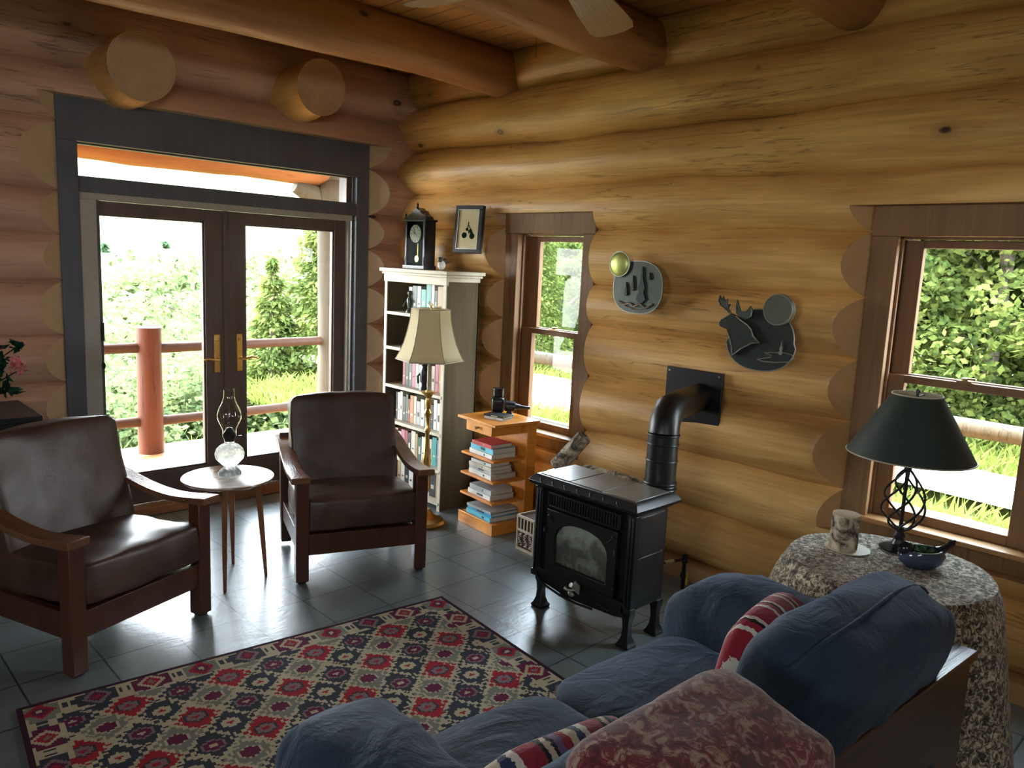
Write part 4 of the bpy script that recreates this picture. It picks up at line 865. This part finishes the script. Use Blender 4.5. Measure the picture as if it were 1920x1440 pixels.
# ---- wall discs
def disc(poly_r, th=.012): pass
def sup(ry, rz_, n=48, e=2.5): return [(ry*abs(math.cos(a))**(2/e)*(1 if math.cos(a) >= 0 else -1), rz_*abs(math.sin(a))**(2/e)*(1 if math.sin(a) >= 0 else -1)) for a in [2*PI*k/n for k in range(n)]]
fx = lambda u, v, d: Vector((d, u, v))
def edge_tube(g, pts, x, r=.004): g.tube([(x, u, v) for u, v in pts]+[(x, *pts[0])], r, 6, cap=False)
t = thing('wall_disc', 'grey metal wall disc with pine trees and a shiny moon, yellow-green reflection painted in', 'wall art', (3.545, 2.64, 1.60), 0, 'round metal wall pieces')
g = G(); pl = sup(.168, .145); g.prism(pl, fx, -.008, .004); plate = g.build('plate', M['art'], t, ang=50)
g = G(); edge_tube(g, pl, -.006, .0035); g.build('rim', M['artl'], plate)
g = G()
def pine(cy, z0, h, w): return [(cy-w*.35, z0), (cy-w, z0+h*.12), (cy-w*.5, z0+h*.3), (cy-w*.7, z0+h*.45), (cy-w*.3, z0+h*.62), (cy, z0+h), (cy+w*.25, z0+h*.6), (cy+w*.6, z0+h*.42), (cy+w*.4, z0+h*.3), (cy+w*.9, z0+h*.1), (cy+w*.3, z0)]
for cy, z0, h, w in ((-.035, -.085, .20, .034), (.025, -.02, .085, .012), (.07, -.05, .075, .014), (-.085, .045, .04, .010)): g.prism(pine(cy, z0, h, w), fx, -.020, -.008)
g.build('pine_trees', M['artd'], plate)
g = G(); g.tube([(-.014, .115, -.085), (-.016, .08, -.10), (-.016, .04, -.088), (-.016, .01, -.105), (-.016, -.03, -.088), (-.016, -.07, -.11), (-.014, -.11, -.085)], .006, 6); g.tube([(-.014, .10, -.10), (-.014, 0, -.125), (-.014, -.09, -.105)], .003, 6); g.build('snow_line', M['artl'], plate)
g = G(); g.ellip((-.015, .125, .125), (.022, .068, .068)); mo = g.build('moon', M['moon'], t)
g = G(); g.tube([(-.018, .125+.070*math.cos(k*PI/20), .125+.070*math.sin(k*PI/20)) for k in range(41)], .004, 6, cap=False); g.build('moon_rim', M['artl'], mo)
g = G(); g.b2((0.0, -.03, -.03), (.06, .03, .03)); g.build('standoff', M['artd'], plate)
t = thing('wall_disc', 'dark metal wall disc with a moose head, antlers and a grey round moon', 'wall art', (3.53, 1.865, 1.385), 0, 'round metal wall pieces')
g = G(); pl = sup(.185, .15, e=2.3); pl = [(u*(1 if v < 0 else .93), v) for u, v in pl]; g.prism(pl, fx, -.008, .004); plate = g.build('plate', M['artd'], t, ang=50)
g = G(); edge_tube(g, pl, -.006, .0035); g.build('rim', M['artl'], plate)
cy, cz = 1.865, 1.385
def rel(p): return [(a-cy, b-cz) for a, b in p]
moose = rel([(2.089, 1.451), (2.079, 1.469), (2.051, 1.485), (2.026, 1.504), (1.995, 1.493), (1.972, 1.478), (1.929, 1.455), (1.906, 1.434), (1.892, 1.403), (1.857, 1.374), (1.899, 1.366), (1.953, 1.333), (1.998, 1.295), (2.006, 1.338), (2.022, 1.383), (2.04, 1.422), (2.068, 1.43), (2.084, 1.435)])
g = G(); g.prism(moose, fx, -.028, -.010); mh = g.build('moose_head', M['artd'], plate, bevel=.002)
g = G(); g.tube([(-.029, *p) for p in moose[4:13]], .0035, 6); g.tube([(-.029, *p) for p in moose[12:16]], .0035, 6); g.build('moose_outline', M['artl'], mh)
for pl_ in ([(2.034, 1.506), (2.054, 1.522), (2.086, 1.54), (2.1, 1.566), (2.095, 1.589), (2.081, 1.563), (2.076, 1.587), (2.066, 1.561), (2.052, 1.575), (2.049, 1.542), (2.034, 1.55), (2.043, 1.526), (2.023, 1.507)], [(1.997, 1.506), (2.0, 1.539), (1.996, 1.572), (1.982, 1.54), (1.972, 1.518), (1.943, 1.517), (1.93, 1.531), (1.921, 1.548), (1.908, 1.526), (1.912, 1.499), (1.939, 1.481), (1.977, 1.491)]):
    g = G(); p = rel(pl_); g.prism(p, fx, -.030, -.020); g.tube([(-.031, *q) for q in p], .0022, 5); g.build('antler', [M['art']], plate)
lake = rel([(1.834, 1.327), (1.816, 1.322), (1.795, 1.318), (1.797, 1.308), (1.828, 1.301), (1.869, 1.29), (1.84, 1.284), (1.771, 1.286), (1.704, 1.297), (1.679, 1.319), (1.694, 1.333), (1.735, 1.338), (1.776, 1.334)])
g = G(); g.tube([(-.014, *p) for p in lake]+[(-.014, *lake[0])], .0028, 6); g.prism(pine(-.115, -.06, .07, .012), fx, -.018, -.010); g.build('lake_outline', M['artl'], plate)
g = G(); g.lathe([(0, 0), (.070, 0), (.073, .005), (.073, .026), (.069, .030), (0, .030)], (0, 0, 0), 40, cap=False); mo = g.build('moon', M['moond'], t, loc=(-.008, -.09, .155)); mo.rotation_euler = (0, -PI/2, 0)
g = G(); g.tube([(.072*math.cos(k*PI/20), .072*math.sin(k*PI/20), .028) for k in range(41)], .004, 6, cap=False); g.tube([(.074*math.cos(k*PI/20), .074*math.sin(k*PI/20), .004) for k in range(41)], .003, 6, cap=False); g.build('moon_rim', M['artl'], mo)
g = G(); g.b2((0.0, -.03, -.03), (.07, .03, .03)); g.build('standoff', M['artd'], plate)

# ---- ceiling fan
t = thing('ceiling_fan', 'ceiling fan with pale wooden blades hanging between the log beams', 'ceiling fan', (1.77, 1.66, 2.55))
g = G(); g.lathe([(0, -.04), (.09, -.04), (.115, 0), (.115, .06), (.08, .10), (.03, .12), (0, .12)], seg=32, cap=False); g.build('motor', M['brassd'], t)
G().lathe([(.013, .1), (.013, .5)], seg=12).build('down_rod', M['brassd'], t)
for k in range(5):
    a = math.radians(25+72*k); g = G()
    poly = [(.17, -.05), (.35, -.068), (.56, -.08), (.615, -.07), (.635, -.035), (.64, 0), (.635, .035), (.615, .07), (.56, .08), (.35, .068), (.17, .05)]
    g.prism(poly, lambda u, v, d: Vector((u, v*math.cos(.2), d-v*math.sin(.2))), .0, .007); bl = g.build('blade', M['fan'], t, rz=a, bevel=.002)
    g = G(); g.b2((.08, -.02, .006), (.24, .02, .014)); g.build('blade_bracket', M['brassd'], bl)
# ---- thin pull cord
g = G(); g.tube([(0, 0, 0), (0, .001, .22), (0, 0, .40)], .0022, 6); g.ellip((0, 0, 0), (.005, .005, .009)); tag(g.build('pull_cord', M['brassd'], loc=(3.15, 3.14, 2.78+.04)), 'thin dark cord hanging between the two nearest ceiling beams', 'cord')

# ---- flowers on a black cabinet
t = thing('cabinet', 'black cabinet behind the left armchair, mostly out of view', 'cabinet', (.60, 4.50, 0))
g = G(); g.b2((-.33, -.22, .05), (.33, .22, .83)); g.build('cabinet_body', M['dark'], t, bevel=.004); g = G(); g.b2((-.36, -.25, .83), (.375, .24, .86)); g.build('cabinet_top', M['dark'], t, bevel=.004)
g = G(); g.b2((-.3, -.2, 0), (.3, .2, .05)); g.build('cabinet_base', M['dark'], t)
t = thing('flower_pot', 'pot of dark leaves and pink flowers on the black cabinet', 'plant', (.74, 4.40, .861))
G().lathe([(0, 0), (.05, 0), (.065, .04), (.07, .11), (.075, .12), (.06, .115), (0, .10)], seg=24, cap=False).build('pot', M['ceramicd'], t)
g = G(); random.seed(5)
def leafq(g, c, L, w, mi=0, up=.3):
    d = Vector((random.gauss(0, 1), random.gauss(0, 1), random.gauss(up, .7))).normalized(); s = d.orthogonal().normalized(); s.rotate(Matrix.Rotation(random.uniform(0, 6.3), 3, d)); c = Vector(c); nrm = d.cross(s)*w*.3
    v = [g.bm.verts.new(p) for p in (c, c+d*L*.35+s*w, c+d*L+nrm, c+d*L*.35-s*w)]; f = g.bm.faces.new(v); f.material_index = mi
for k in range(420):
    a, b = random.uniform(0, 2*PI), random.uniform(-.4, 1.4); r = .13*random.uniform(.4, 1); leafq(g, (r*math.cos(a)*math.cos(b*.8), r*math.sin(a)*math.cos(b*.8), .22+r*math.sin(b)*.95), random.uniform(.03, .06), random.uniform(.012, .02))
for k in range(20): leafq(g, (random.uniform(-.02, .12), -.06, .10+random.uniform(0, .06)), .07, .022, 0, -.5)
for k in range(14): leafq(g, (.17+random.uniform(-.02, .02), -.02, .33+random.uniform(-.02, .02)), .045, .016)
g.build('leaves', M['leafD'], t, smooth=False)
for (x, y, z) in ((.16, -.06, .22), (.145, -.09, .255), (.02, -.10, .35), (.06, -.07, .33), (-.05, -.11, .22), (-.02, -.1, .18)):
    g = G()
    for k in range(26): leafq(g, (x+random.gauss(0, .014), y+random.gauss(0, .014), z+random.gauss(0, .014)), .022, .009)
    g.build('flower', M['petal'], t, smooth=False)
g = G(); g.tube([(0, 0, .1), (.03, -.02, .2), (.1, -.03, .28), (.17, -.02, .33)], .003, 5); g.tube([(0, 0, .1), (.06, -.04, .15), (.15, -.06, .21)], .003, 5); g.build('stems', M['leafD'], t)

# ---- round table under a cloth
t = thing('round_table', 'round side table under a mottled cloth at the right', 'table', (2.84, .93, 0)); TR = .335; TZ = .685
G().lathe([(0, TZ-.025), (TR-.01, TZ-.025), (TR-.01, TZ-.008), (0, TZ-.008)], seg=40, cap=False).build('table_top', M['darkwood'], t)
G().lathe([(0, 0), (.16, 0), (.15, .03), (.04, .05), (.035, .6), (.08, .66), (0, .66)], seg=24, cap=False).build('pedestal', M['darkwood'], t)
g = G(); n = 96; rings_ = []
def cl(k, s):
    a = 2*PI*k/n; fold = math.sin(a*7+.6)*.5+math.sin(a*11+2)*.3+math.sin(a*4)*.3
    if s <= 1: r = TR*s; return Vector((r*math.cos(a), r*math.sin(a), TZ+.003+.0015*math.sin(a*9+s*8)))
    q = s-1; drop = .60*q; flare = .012+.10*q+.035*q*fold+(.09*q*max(0, math.cos(a-2.2)))
    e = min(1, q*14); r = TR+.006*e+flare*e; return Vector((r*math.cos(a), r*math.sin(a), TZ+.003-.012*e*(1 if q > 0 else 0)-drop))
lv = [0.02, .25, .5, .75, .93, 1.0, 1.02, 1.06, 1.12, 1.2, 1.32, 1.46, 1.6, 1.75, 1.9, 2.0, 2.09]
for s in lv: rings_.append([g.bm.verts.new(cl(k, s)) for k in range(n)])
for i in range(len(lv)-1):
    for k in range(n): g.bm.faces.new((rings_[i][k], rings_[i][(k+1) % n], rings_[i+1][(k+1) % n], rings_[i+1][k]))
g.bm.faces.new(rings_[0][::-1])
o = g.build('tablecloth', M['tapestry'], loc=(2.84, .93, .008), ang=70); tag(o, 'mottled brown and cream cloth draped over the round table', 'tablecloth'); md = o.modifiers.new('th', 'SOLIDIFY'); md.thickness = .003; md.offset = 1
ZT = TZ+.017
t = thing('table_lamp', 'twisted iron cage table lamp with a dark green cone shade', 'lamp', (3.03, .965, ZT))
g = G(); g.lathe([(0, 0), (.065, 0), (.067, .006), (.05, .014), (.025, .022), (.018, .04), (.022, .055), (.014, .07), (.018, .08), (.010, .09), (0, .09)], seg=28, cap=False)
g.tube([(0, 0, .08), (0, 0, .37)], .007, 10); g.build('lamp_base', M['iron'], t)
g = G()
for k in range(6):
    pts = []; rs = []
    for q in range(25):
        s = q/24; r = .008+.068*math.sin(PI*s**.8)**.85 if 0 < s < 1 else .008; a = k*PI/3+s*PI*.9; pts.append((r*math.cos(a), r*math.sin(a), .075+.235*s))
    g.tube(pts, .0042, 7)
g.build('twisted_cage', M['iron'], t)
g = G(); g.tube([(0, 0, .31), (0, 0, .60)], .005, 8); g.lathe([(.014, .31), (.014, .36), (.018, .38), (.016, .42)], seg=12); g.tube([(-.075, 0, .585), (.075, 0, .585)], .0025, 6); g.lathe([(0, 0), (.009, .002), (.007, .012), (0, .018)], (0, 0, .597), 12, cap=False); g.build('stem_and_finial', M['iron'], t)
pr = [(.218, .365), (.085, .592)]; n = 56
g = G(); g.lathe(pr, seg=n, cap=False, mi=0); g.lathe([(r-.003, z) for r, z in pr], seg=n, cap=False, mi=1); sh = g.build('lamp_shade', [M['green'], M['linen']], t)
sh.data.materials[1] = M['linen']
g = G()
for r, z in pr: g.tube([(r*math.cos(2*PI*k/48), r*math.sin(2*PI*k/48), z) for k in range(49)], .0028, 6, cap=False)
g.build('shade_rims', M['creamtrim'], sh)
t = thing('birch_candle_holder', 'short birch log on the round table', 'candle holder', (2.855, 1.10, ZT+.006))
G().lathe([(.049, 0), (.051, .03), (.049, .07), (.050, .128)], seg=28).build('bark', M['birch'], t)
G().lathe([(0, 0), (.0485, 0), (.0485, .004), (0, .004)], (0, 0, .128), 28, cap=False).build('cut_top', M['cutlog'], t)
g = G(); g.lathe([(0, 0), (.075, 0), (.08, .004), (.078, .005), (0, .003)], seg=28, cap=False); tag(g.build('small_plate', M['cream2'], loc=(2.872, 1.09, ZT)), 'small cream dish under the birch log on the round table', 'plate')
t = thing('bird_dish', 'blue glazed bird-shaped dish behind the sofa back on the round table', 'dish', (2.905, .845, ZT), math.radians(-38))
g = G(); R = Matrix.Rotation(0, 3, 'X')
pr = [(0, 0), (.04, .0), (.062, .02), (.068, .045), (.058, .066), (.052, .066), (.06, .045), (.052, .02), (0, .012)]
g.lathe(pr, seg=32, cap=False)
for v in g.bm.verts: v.co.x *= 1.25; v.co.y *= .85
g.build('bowl', M['ceramic'], t, ang=60)
g = G(); g.ellip((-.062, 0, .068), (.028, .024, .027)); g.tube([(-.085, 0, .075), (-.105, 0, .088)], [.006, .001], 8); g.build('head', M['ceramicd'], t)
g = G(); g.tube([(.06, 0, .055), (.09, 0, .07), (.112, 0, .09), (.122, 0, .098)], [.022, .012, .012, .004], 10); g.build('tail', M['ceramicd'], t)
g = G()
for k in range(60): leafq(g, (random.gauss(.01, .02), random.gauss(0, .015), .05), .03, .010)
g.build('moss', M['leafB'], t, smooth=False)

# ---- sofa
SA = math.radians(-4.0); so_ = Vector((1.60, 1.03, 0))
t = thing('sofa', 'dark blue denim slipcovered sofa seen over its back, facing the doors', 'sofa', so_, SA)
def cu(name, c, d, parent=t, **k):
    m = k.pop('mat', M['denim']); g = G(); g.cushion(c, d, **k); return g.build(name, m, parent, ang=70)
cu('base', (0, .0, .20), (1.70, .82, .30), rnd=.15, puff=.04, N=12, wr=.006)
cu('arm', (-.70, .105, .342), (.30, .82, .62), rnd=.48, puff=.12, N=16, wr=.014, seed=1)
cu('arm', (.765, .085, .340), (.32, .83, .61), rnd=.48, puff=.12, N=16, wr=.014, seed=4)
cu('seat_cushion', (-.335, .08, .385), (.63, .68, .17), rnd=.30, puff=.14, N=14, wr=.007, seed=2)
cu('seat_cushion', (.295, .08, .385), (.63, .68, .17), rnd=.30, puff=.14, N=14, wr=.007, seed=6)
cu('back', (0, -.265, .36), (1.62, .16, .44), rnd=.4, puff=.1, N=14, wr=.008, seed=3)
RB = Matrix.Rotation(math.radians(16), 3, 'X')
b1 = cu('back_cushion', (.400, -.270, .67), (.80, .27, .42), rnd=.42, puff=.22, N=18, wr=.016, seed=11, rot=RB)
b2_ = cu('back_cushion', (-.42, -.275, .61), (.78, .26, .40), rnd=.42, puff=.2, N=16, wr=.013, seed=12, rot=RB)
g = G(); g.tube([RB @ Vector((x, -.005+.01*math.sin(x*9), .222+.012*math.cos(x*3.4)-.09*abs(x/.4)**4)) + Vector((.400, -.275, .67)) for x in [-.36+.04*i for i in range(19)]], .005, 6); g.build('piping', M['denim'], b1)
g = G(); g.b2((-.90, -.405, .585), (1.0, -.32, .612)); g.build('back_rail', M['darkwood'], t, bevel=.004)
g = G(); g.b2((-.88, -.395, .20), (.98, -.375, .585)); g.build('back_panel', M['darkwood'], t, bevel=.003)
for sx in (-.86, .95): G().b2((sx-.03, -.39, 0), (sx+.03, -.33, .585)).build('leg', M['darkwood'], t, bevel=.003)
def onsofa(v): return so_+rotz(v, SA)
RT = Matrix.Rotation(math.radians(14), 3, 'X')
o = G(); o.cushion((0, 0, 0), (.54, .31, .50), .34, .10, 20, .012, 21, rot=RT, wsc=5); p = onsofa((-.355, -.335, .612))
tag(o.build('throw_blanket', M['damask'], ang=70, loc=p, rz=SA), 'red and cream damask throw bundled over the left part of the sofa back', 'throw')
o = G(); o.cushion((0, 0, 0), (.44, .14, .32), .5, .32, 14, .006, 31, rot=Matrix.Rotation(math.radians(20), 3, 'X'), wsc=5); p = onsofa((-.405, -.03, .535))
tag(o.build('throw_pillow', M['wool'], ang=70, loc=p, rz=SA+math.radians(-6)), 'striped cream, red and navy wool pillow on the left seat of the sofa', 'pillow', 'striped pillows on the sofa')
o = G(); o.cushion((0, 0, 0), (.36, .14, .34), .5, .32, 14, .005, 33, rot=Matrix.Rotation(math.radians(12), 3, 'X'), wsc=5); p = onsofa((.37, -.055, .625))
tag(o.build('throw_pillow', M['wool2'], ang=70, loc=p, rz=SA+math.radians(8)), 'red pillow with thin white stripes near the far corner of the sofa', 'pillow', 'striped pillows on the sofa')

# ================================================================== outside
dk = G(); dk.b2((-3.5, 5.27, -.16), (5.75, 7.25, -.10)); dk.b2((3.95, -3.5, -.16), (5.75, 5.27, -.10)); tag(dk.build('porch_deck', M['deck'], smooth=False), 'orange brown boards of the covered porch deck', kind='structure')
rf = G(); rf.b2((-3.5, 5.27, 2.72), (5.2, 7.9, 2.80)); tag(rf.build('porch_roof', M['plank'], smooth=False), 'porch roof boards seen through the transom', kind='structure')
def loglen(pts, r, seg=20, w=.03):
    g = G(); n = 30; P0, P1 = Vector(pts[0]), Vector(pts[1]); q = [P0.lerp(P1, i/n) for i in range(n+1)]; g.tube(q, [r*(1+w*math.sin(i*.9)+w*.6*math.sin(i*2.3+1)) for i in range(n+1)], seg); return g
tag(loglen([(-3, 7.0, 2.50), (4.25, 7.0, 2.50)], .135, 24, .05).build('porch_beam', M['porchbeam']), 'long orange porch roof log seen through the transom glass', 'beam')
t = thing('porch_post', 'weathered grey log post with a flared top at the corner of the porch', 'post', (4.24, 7.0, -.10))
g = G(); g.tube([(0, 0, 0), (.01, 0, .8), (0, 0, 1.6), (-.0, 0, 2.2), (0, 0, 2.82)], [.155, .14, .14, .15, .19], 24); g.build('shaft', M['greylog'], t)
g = G(); g.tube([(-.42, 0, 2.44), (-.2, -.02, 2.36), (0, -.03, 2.30)], [.06, .11, .15], 14); g.ellip((-.02, -.10, 2.38), (.19, .14, .17)); g.build('burl_bracket', M['greylog'], t)
t = thing('porch_railing', 'dark log railing with a thick reddish post beyond the glazed doors', 'railing', (0, 7.0, -.10))
for x in (-.6, 2.435): 
    g = G(); g.lathe([(.108, 0), (.104, .4), (.103, .8), (.103, 1.11)], (x, 0, 0), 28); g.build('post', M['porchwood'], t)
for z in (.925, .275):
    for x0, x1 in ((-3, -.66), (-.54, 2.36), (2.51, 4.16)): g = loglen([(x0, 0, z), (x1, 0, z+.01)], .043, 14); g.build('rail', M['porchrail'], t)
t = thing('porch_railing', 'grey log rail running outside the two stove wall windows', 'railing', (5.5, 0, -.10))
for y in (-3.2, 3.1): g = G(); g.lathe([(.10, 0), (.10, 1.05)], (0, y, 0), 24); g.build('post', M['greylog'], t)
for z in (.90, .25):
    for y0, y1 in ((-3.15, 3.05), (3.15, 6.9)): g = loglen([(0, y0, z), (0, y1, z)], .058, 14); g.build('rail', M['greylog'], t)

def hgt(x, y):
    h = -.8
    if y > 8: h -= min(14, (y-8)*.30*max(0, min(1, (14-x)/8)))
    d = math.hypot(x, y)
    if d > 60: h += (d-60)*.17
    return h
g = G(); xs = [-60+4*i for i in range(48)]; ys = [-40+4*i for i in range(50)]
gv = [[g.bm.verts.new((x, y, hgt(x, y)+.15*noise.noise(Vector((x*.2, y*.2, 0))))) for y in ys] for x in xs]
for i in range(len(xs)-1):
    for j in range(len(ys)-1): g.bm.faces.new((gv[i][j], gv[i+1][j], gv[i+1][j+1], gv[i][j+1]))
tag(g.build('meadow', M['soil']), 'sloping green ground around the cabin', kind='structure')
g = G(); n = 30; L = []
for i in range(n+1):
    y = -14+i*1.0; x = 9.9+.5*math.sin(y*.22); w = .75 + (.9 if y > 7 else 0)*min(1, (y-7)/3)
    L.append((g.bm.verts.new((x-w, y, -.62)), g.bm.verts.new((x+w, y, -.60))))
for i in range(n): g.bm.faces.new((L[i][0], L[i][1], L[i+1][1], L[i+1][0]))
tag(g.build('driveway', M['gravel']), 'pale gravel driveway curving past the windows', kind='structure')
random.seed(11)
g = G()
def blade(x, y, z, h, w): 
    a = random.uniform(0, PI); dx, dy = math.cos(a)*w, math.sin(a)*w; lx, ly = random.gauss(0, h*.35), random.gauss(0, h*.35)
    g.bm.faces.new([g.bm.verts.new(p) for p in ((x-dx, y-dy, z), (x+dx, y+dy, z), (x+lx+dx*.6, y+ly+dy*.6, z+h*.7), (x+lx*1.6, y+ly*1.6, z+h))])
for k in range(16000):
    y = random.uniform(-3, 13); x = random.uniform(5.9, 8.9); blade(x, y, -.82, random.uniform(.15, .42), random.uniform(.012, .03))
for k in range(9000):
    y = random.uniform(-4, 14); x = random.uniform(10.9, 13.5); blade(x, y, -.82, random.uniform(.12, .35), random.uniform(.02, .04))
for k in range(9000):
    x = random.uniform(.5, 9); y = random.uniform(7.6, 14); blade(x, y, hgt(x, y)-.02, random.uniform(.2, .55), random.uniform(.015, .035))
tag(g.build('meadow_grass', M['grass'], smooth=False), 'bright tall grass and flowers around the cabin', kind='stuff')

import numpy as np
rng = np.random.default_rng(4)
def quads(P, D, S_, name, mat, parent=None):
    """P centre, D unit dir*len, S_ side vec"""
    n = len(P); v = np.empty((n, 4, 3)); v[:, 0] = P-D*.5; v[:, 1] = P+S_*.5; v[:, 2] = P+D*.5; v[:, 3] = P-S_*.5
    me = bpy.data.meshes.new(name); me.vertices.add(n*4); me.vertices.foreach_set('co', v.reshape(-1)); me.loops.add(n*4); me.loops.foreach_set('vertex_index', np.arange(n*4)); me.polygons.add(n); me.polygons.foreach_set('loop_start', np.arange(n)*4); me.materials.append(mat); me.update(calc_edges=True); me.validate()
    o = bpy.data.objects.new(name, me); COL.objects.link(o); o.parent = parent; return o
def tree_deciduous(R, H, n, leaf, mat, seed):
    rng = np.random.default_rng(seed); t = bpy.data.objects.new('tree', None); COL.objects.link(t)
    nb = 46; c = rng.normal(size=(nb, 3)); c /= np.linalg.norm(c, axis=1)[:, None]; c *= rng.uniform(.45, 1, nb)[:, None]**.6; c = c*[R*.8, R*.8, H*.42]+[0, 0, H*.53]
    br = R*.34*rng.uniform(.6, 1.2, nb); idx = rng.integers(0, nb, n); d = rng.normal(size=(n, 3)); d /= np.linalg.norm(d, axis=1)[:, None]; d[:, 2] *= .6
    P = c[idx]+d*br[idx][:, None]*rng.uniform(.55, 1.05, n)[:, None]
    D = rng.normal(size=(n, 3)); D[:, 2] = D[:, 2]*.45-.3; D /= np.linalg.norm(D, axis=1)[:, None]; S_ = np.cross(D, rng.normal(size=(n, 3))); S_ /= np.linalg.norm(S_, axis=1)[:, None]
    l = leaf*rng.uniform(.6, 1.4, n)[:, None]; quads(P, D*l, S_*l*.6, 'foliage', mat, t)
    g = G(); g.tube([(0, 0, -.5), (.05, 0, H*.3), (0, .1, H*.6), (.1, 0, H*.85)], [.045*H*.5, .035*H*.5, .02*H*.5, .004*H], 10)
    for k in range(7): a = k*2.4; z = H*(.3+.07*k); g.tube([(0, 0, z), (R*.35*math.cos(a), R*.35*math.sin(a), z+H*.1), (R*.7*math.cos(a), R*.7*math.sin(a), z+H*.16)], [.02*H*.4, .012*H*.4, .004*H*.4], 6)
    g.build('trunk', M['bark'], t); return t
def tree_conifer(R, H, n, leaf, mat, seed):
    rng = np.random.default_rng(seed); t = bpy.data.objects.new('tree', None); COL.objects.link(t)
    u = rng.uniform(0, 1, n)**.8; z = H*(1-u)*.93+H*.05; lay = np.floor(z/(H*.05)); a = rng.uniform(0, 2*PI, n); br = np.floor(a/(2*PI)*11)/11*2*PI+lay*1.7; a = br+rng.normal(0, .16, n)
    rr = R*(1-z/H)**.85*rng.uniform(.15, 1, n)**.6; zz = (lay+.5)*H*.05-rr*.28+rng.normal(0, .012*H, n)
    P = np.stack([rr*np.cos(a), rr*np.sin(a), zz], 1); D = np.stack([np.cos(a), np.sin(a), -.4+0*a], 1)+rng.normal(0, .35, (n, 3)); D /= np.linalg.norm(D, axis=1)[:, None]; S_ = np.cross(D, [0, 0, 1.0]+rng.normal(0, .5, (n, 3))); S_ /= np.linalg.norm(S_, axis=1)[:, None]
    l = leaf*rng.uniform(.6, 1.4, n)[:, None]; quads(P, D*l, S_*l*.45, 'foliage', mat, t)
    g = G(); g.tube([(0, 0, -.5), (0, 0, H*.97)], [.03*H*.6, .004*H], 10); g.build('trunk', M['bark'], t); return t
protoA = tree_deciduous(2.6, 7.5, 26000, .15, M['leafA'], 1)
protoB = tree_conifer(2.2, 8.5, 16000, .17, M['leafA'], 2)
protoC = tree_deciduous(2.6, 6.0, 9000, .22, M['leafC'], 3)
protoD = tree_conifer(1.6, 7.0, 5000, .26, M['leafB'], 4)
used = set()
def plant(proto, x, y, z, s, rz, label, group, cat='tree'):
    if id(proto) in used: o = copy_tree(proto)
    else: o = proto; used.add(id(proto))
    o.location = (x, y, z); o.scale = (s, s, s); o.rotation_euler.z = rz; tag(o, label, cat, group); return o
# the wall of maples beyond the driveway (right-hand window)
R_ = random.Random(9)
ORD = ['first', 'second', 'third', 'fourth', 'fifth', 'sixth', 'seventh', 'eighth', 'ninth', 'tenth', 'eleventh', 'twelfth', 'thirteenth', 'fourteenth', 'fifteenth', 'sixteenth', 'seventeenth']
for row, (x, dy, s) in enumerate(((14.2, 2.5, 1.0), (18.2, 3.4, 1.35))):
    y = -4.0+row*.9; q = 0
    while y < 9.0+row*1.5:
        plant(protoA, x+R_.uniform(-.6, .6), y, -1.6, s*R_.uniform(.9, 1.15), R_.uniform(0, 6), 'green maple in the %s row beyond the driveway, %s from the right' % (('front', 'back')[row], ORD[q]), 'maples beyond the driveway'); y += dy; q += 1
# left window: conifer and woods
plant(protoB, 13.2, 12.9, -1.0, .62, 1.0, 'pale green conifer standing outside the narrow window', None)
for i, (x, y, s) in enumerate(((14.0, 15.3, .8), (17.6, 15.9, .95), (16.5, 18.6, .8), (20, 17.5, 1.0))):
    plant(protoA, x, y, -2.2, s*.8, i*1.3, 'leafy tree across the meadow outside the narrow window, %s nearest' % ORD[i], 'trees outside the narrow window')
# through the glazed doors
for i, (x, y, z, s) in enumerate(((8.55, 14.4, -5.0, 1.0), (7.5, 14.6, -5.6, .85), (10.9, 17.6, -4.4, 1.0))):
    plant(protoB, x, y, z, s, i*1.1, ('tall bright spruce beside the grey porch post', 'shorter spruce left of the tallest one beyond the railing', 'spruce standing behind the tallest one beyond the railing')[i], None)
for i, (x, y, z, s) in enumerate(((3.9, 14.5, -5.6, .88), (5.6, 15.2, -5.2, .75), (6.9, 15.4, -5.7, .9), (4.9, 18.5, -6.6, 1.05), (7.4, 19.5, -7, 1.1), (9.6, 21, -7, 1.15), (6.2, 22.5, -8.3, 1.25), (9.2, 26, -9.2, 1.5), (12.5, 27, -9, 1.5), (14.5, 30, -10, 1.7), (8, 30, -10, 1.6), (11, 34, -11, 1.85), (15.8, 37, -11, 2.0), (19, 38, -11, 2.0), (21, 44, -11, 2.2), (13.5, 42, -12, 2.2), (17.5, 47, -12, 2.3))):
    plant(protoC, x, y, z, s, i*1.7, 'leafy tree crown in the valley below the porch, %s nearest to the railing' % ORD[i], 'leafy trees in the valley')
for i, (x, y, z, s) in enumerate((x, y, z-1.2-.035*y, s) for (x, y, z, s) in ((12.2, 40, -11, 1.75), (16.8, 40, -10.5, 1.55), (18, 53, -11, 1.9), (24, 62, -11, 2.2), (17, 60, -11, 2.1), (30, 72, -9.5, 2.2), (26, 70, -9.5, 2.2), (20.5, 68, -10, 2.2), (35, 75, -9, 2.2))):
    plant(protoD, x, y, z, s, i*2.1, 'small dark conifer on the distant valley side, %s from the near end' % ORD[i], 'distant conifers')
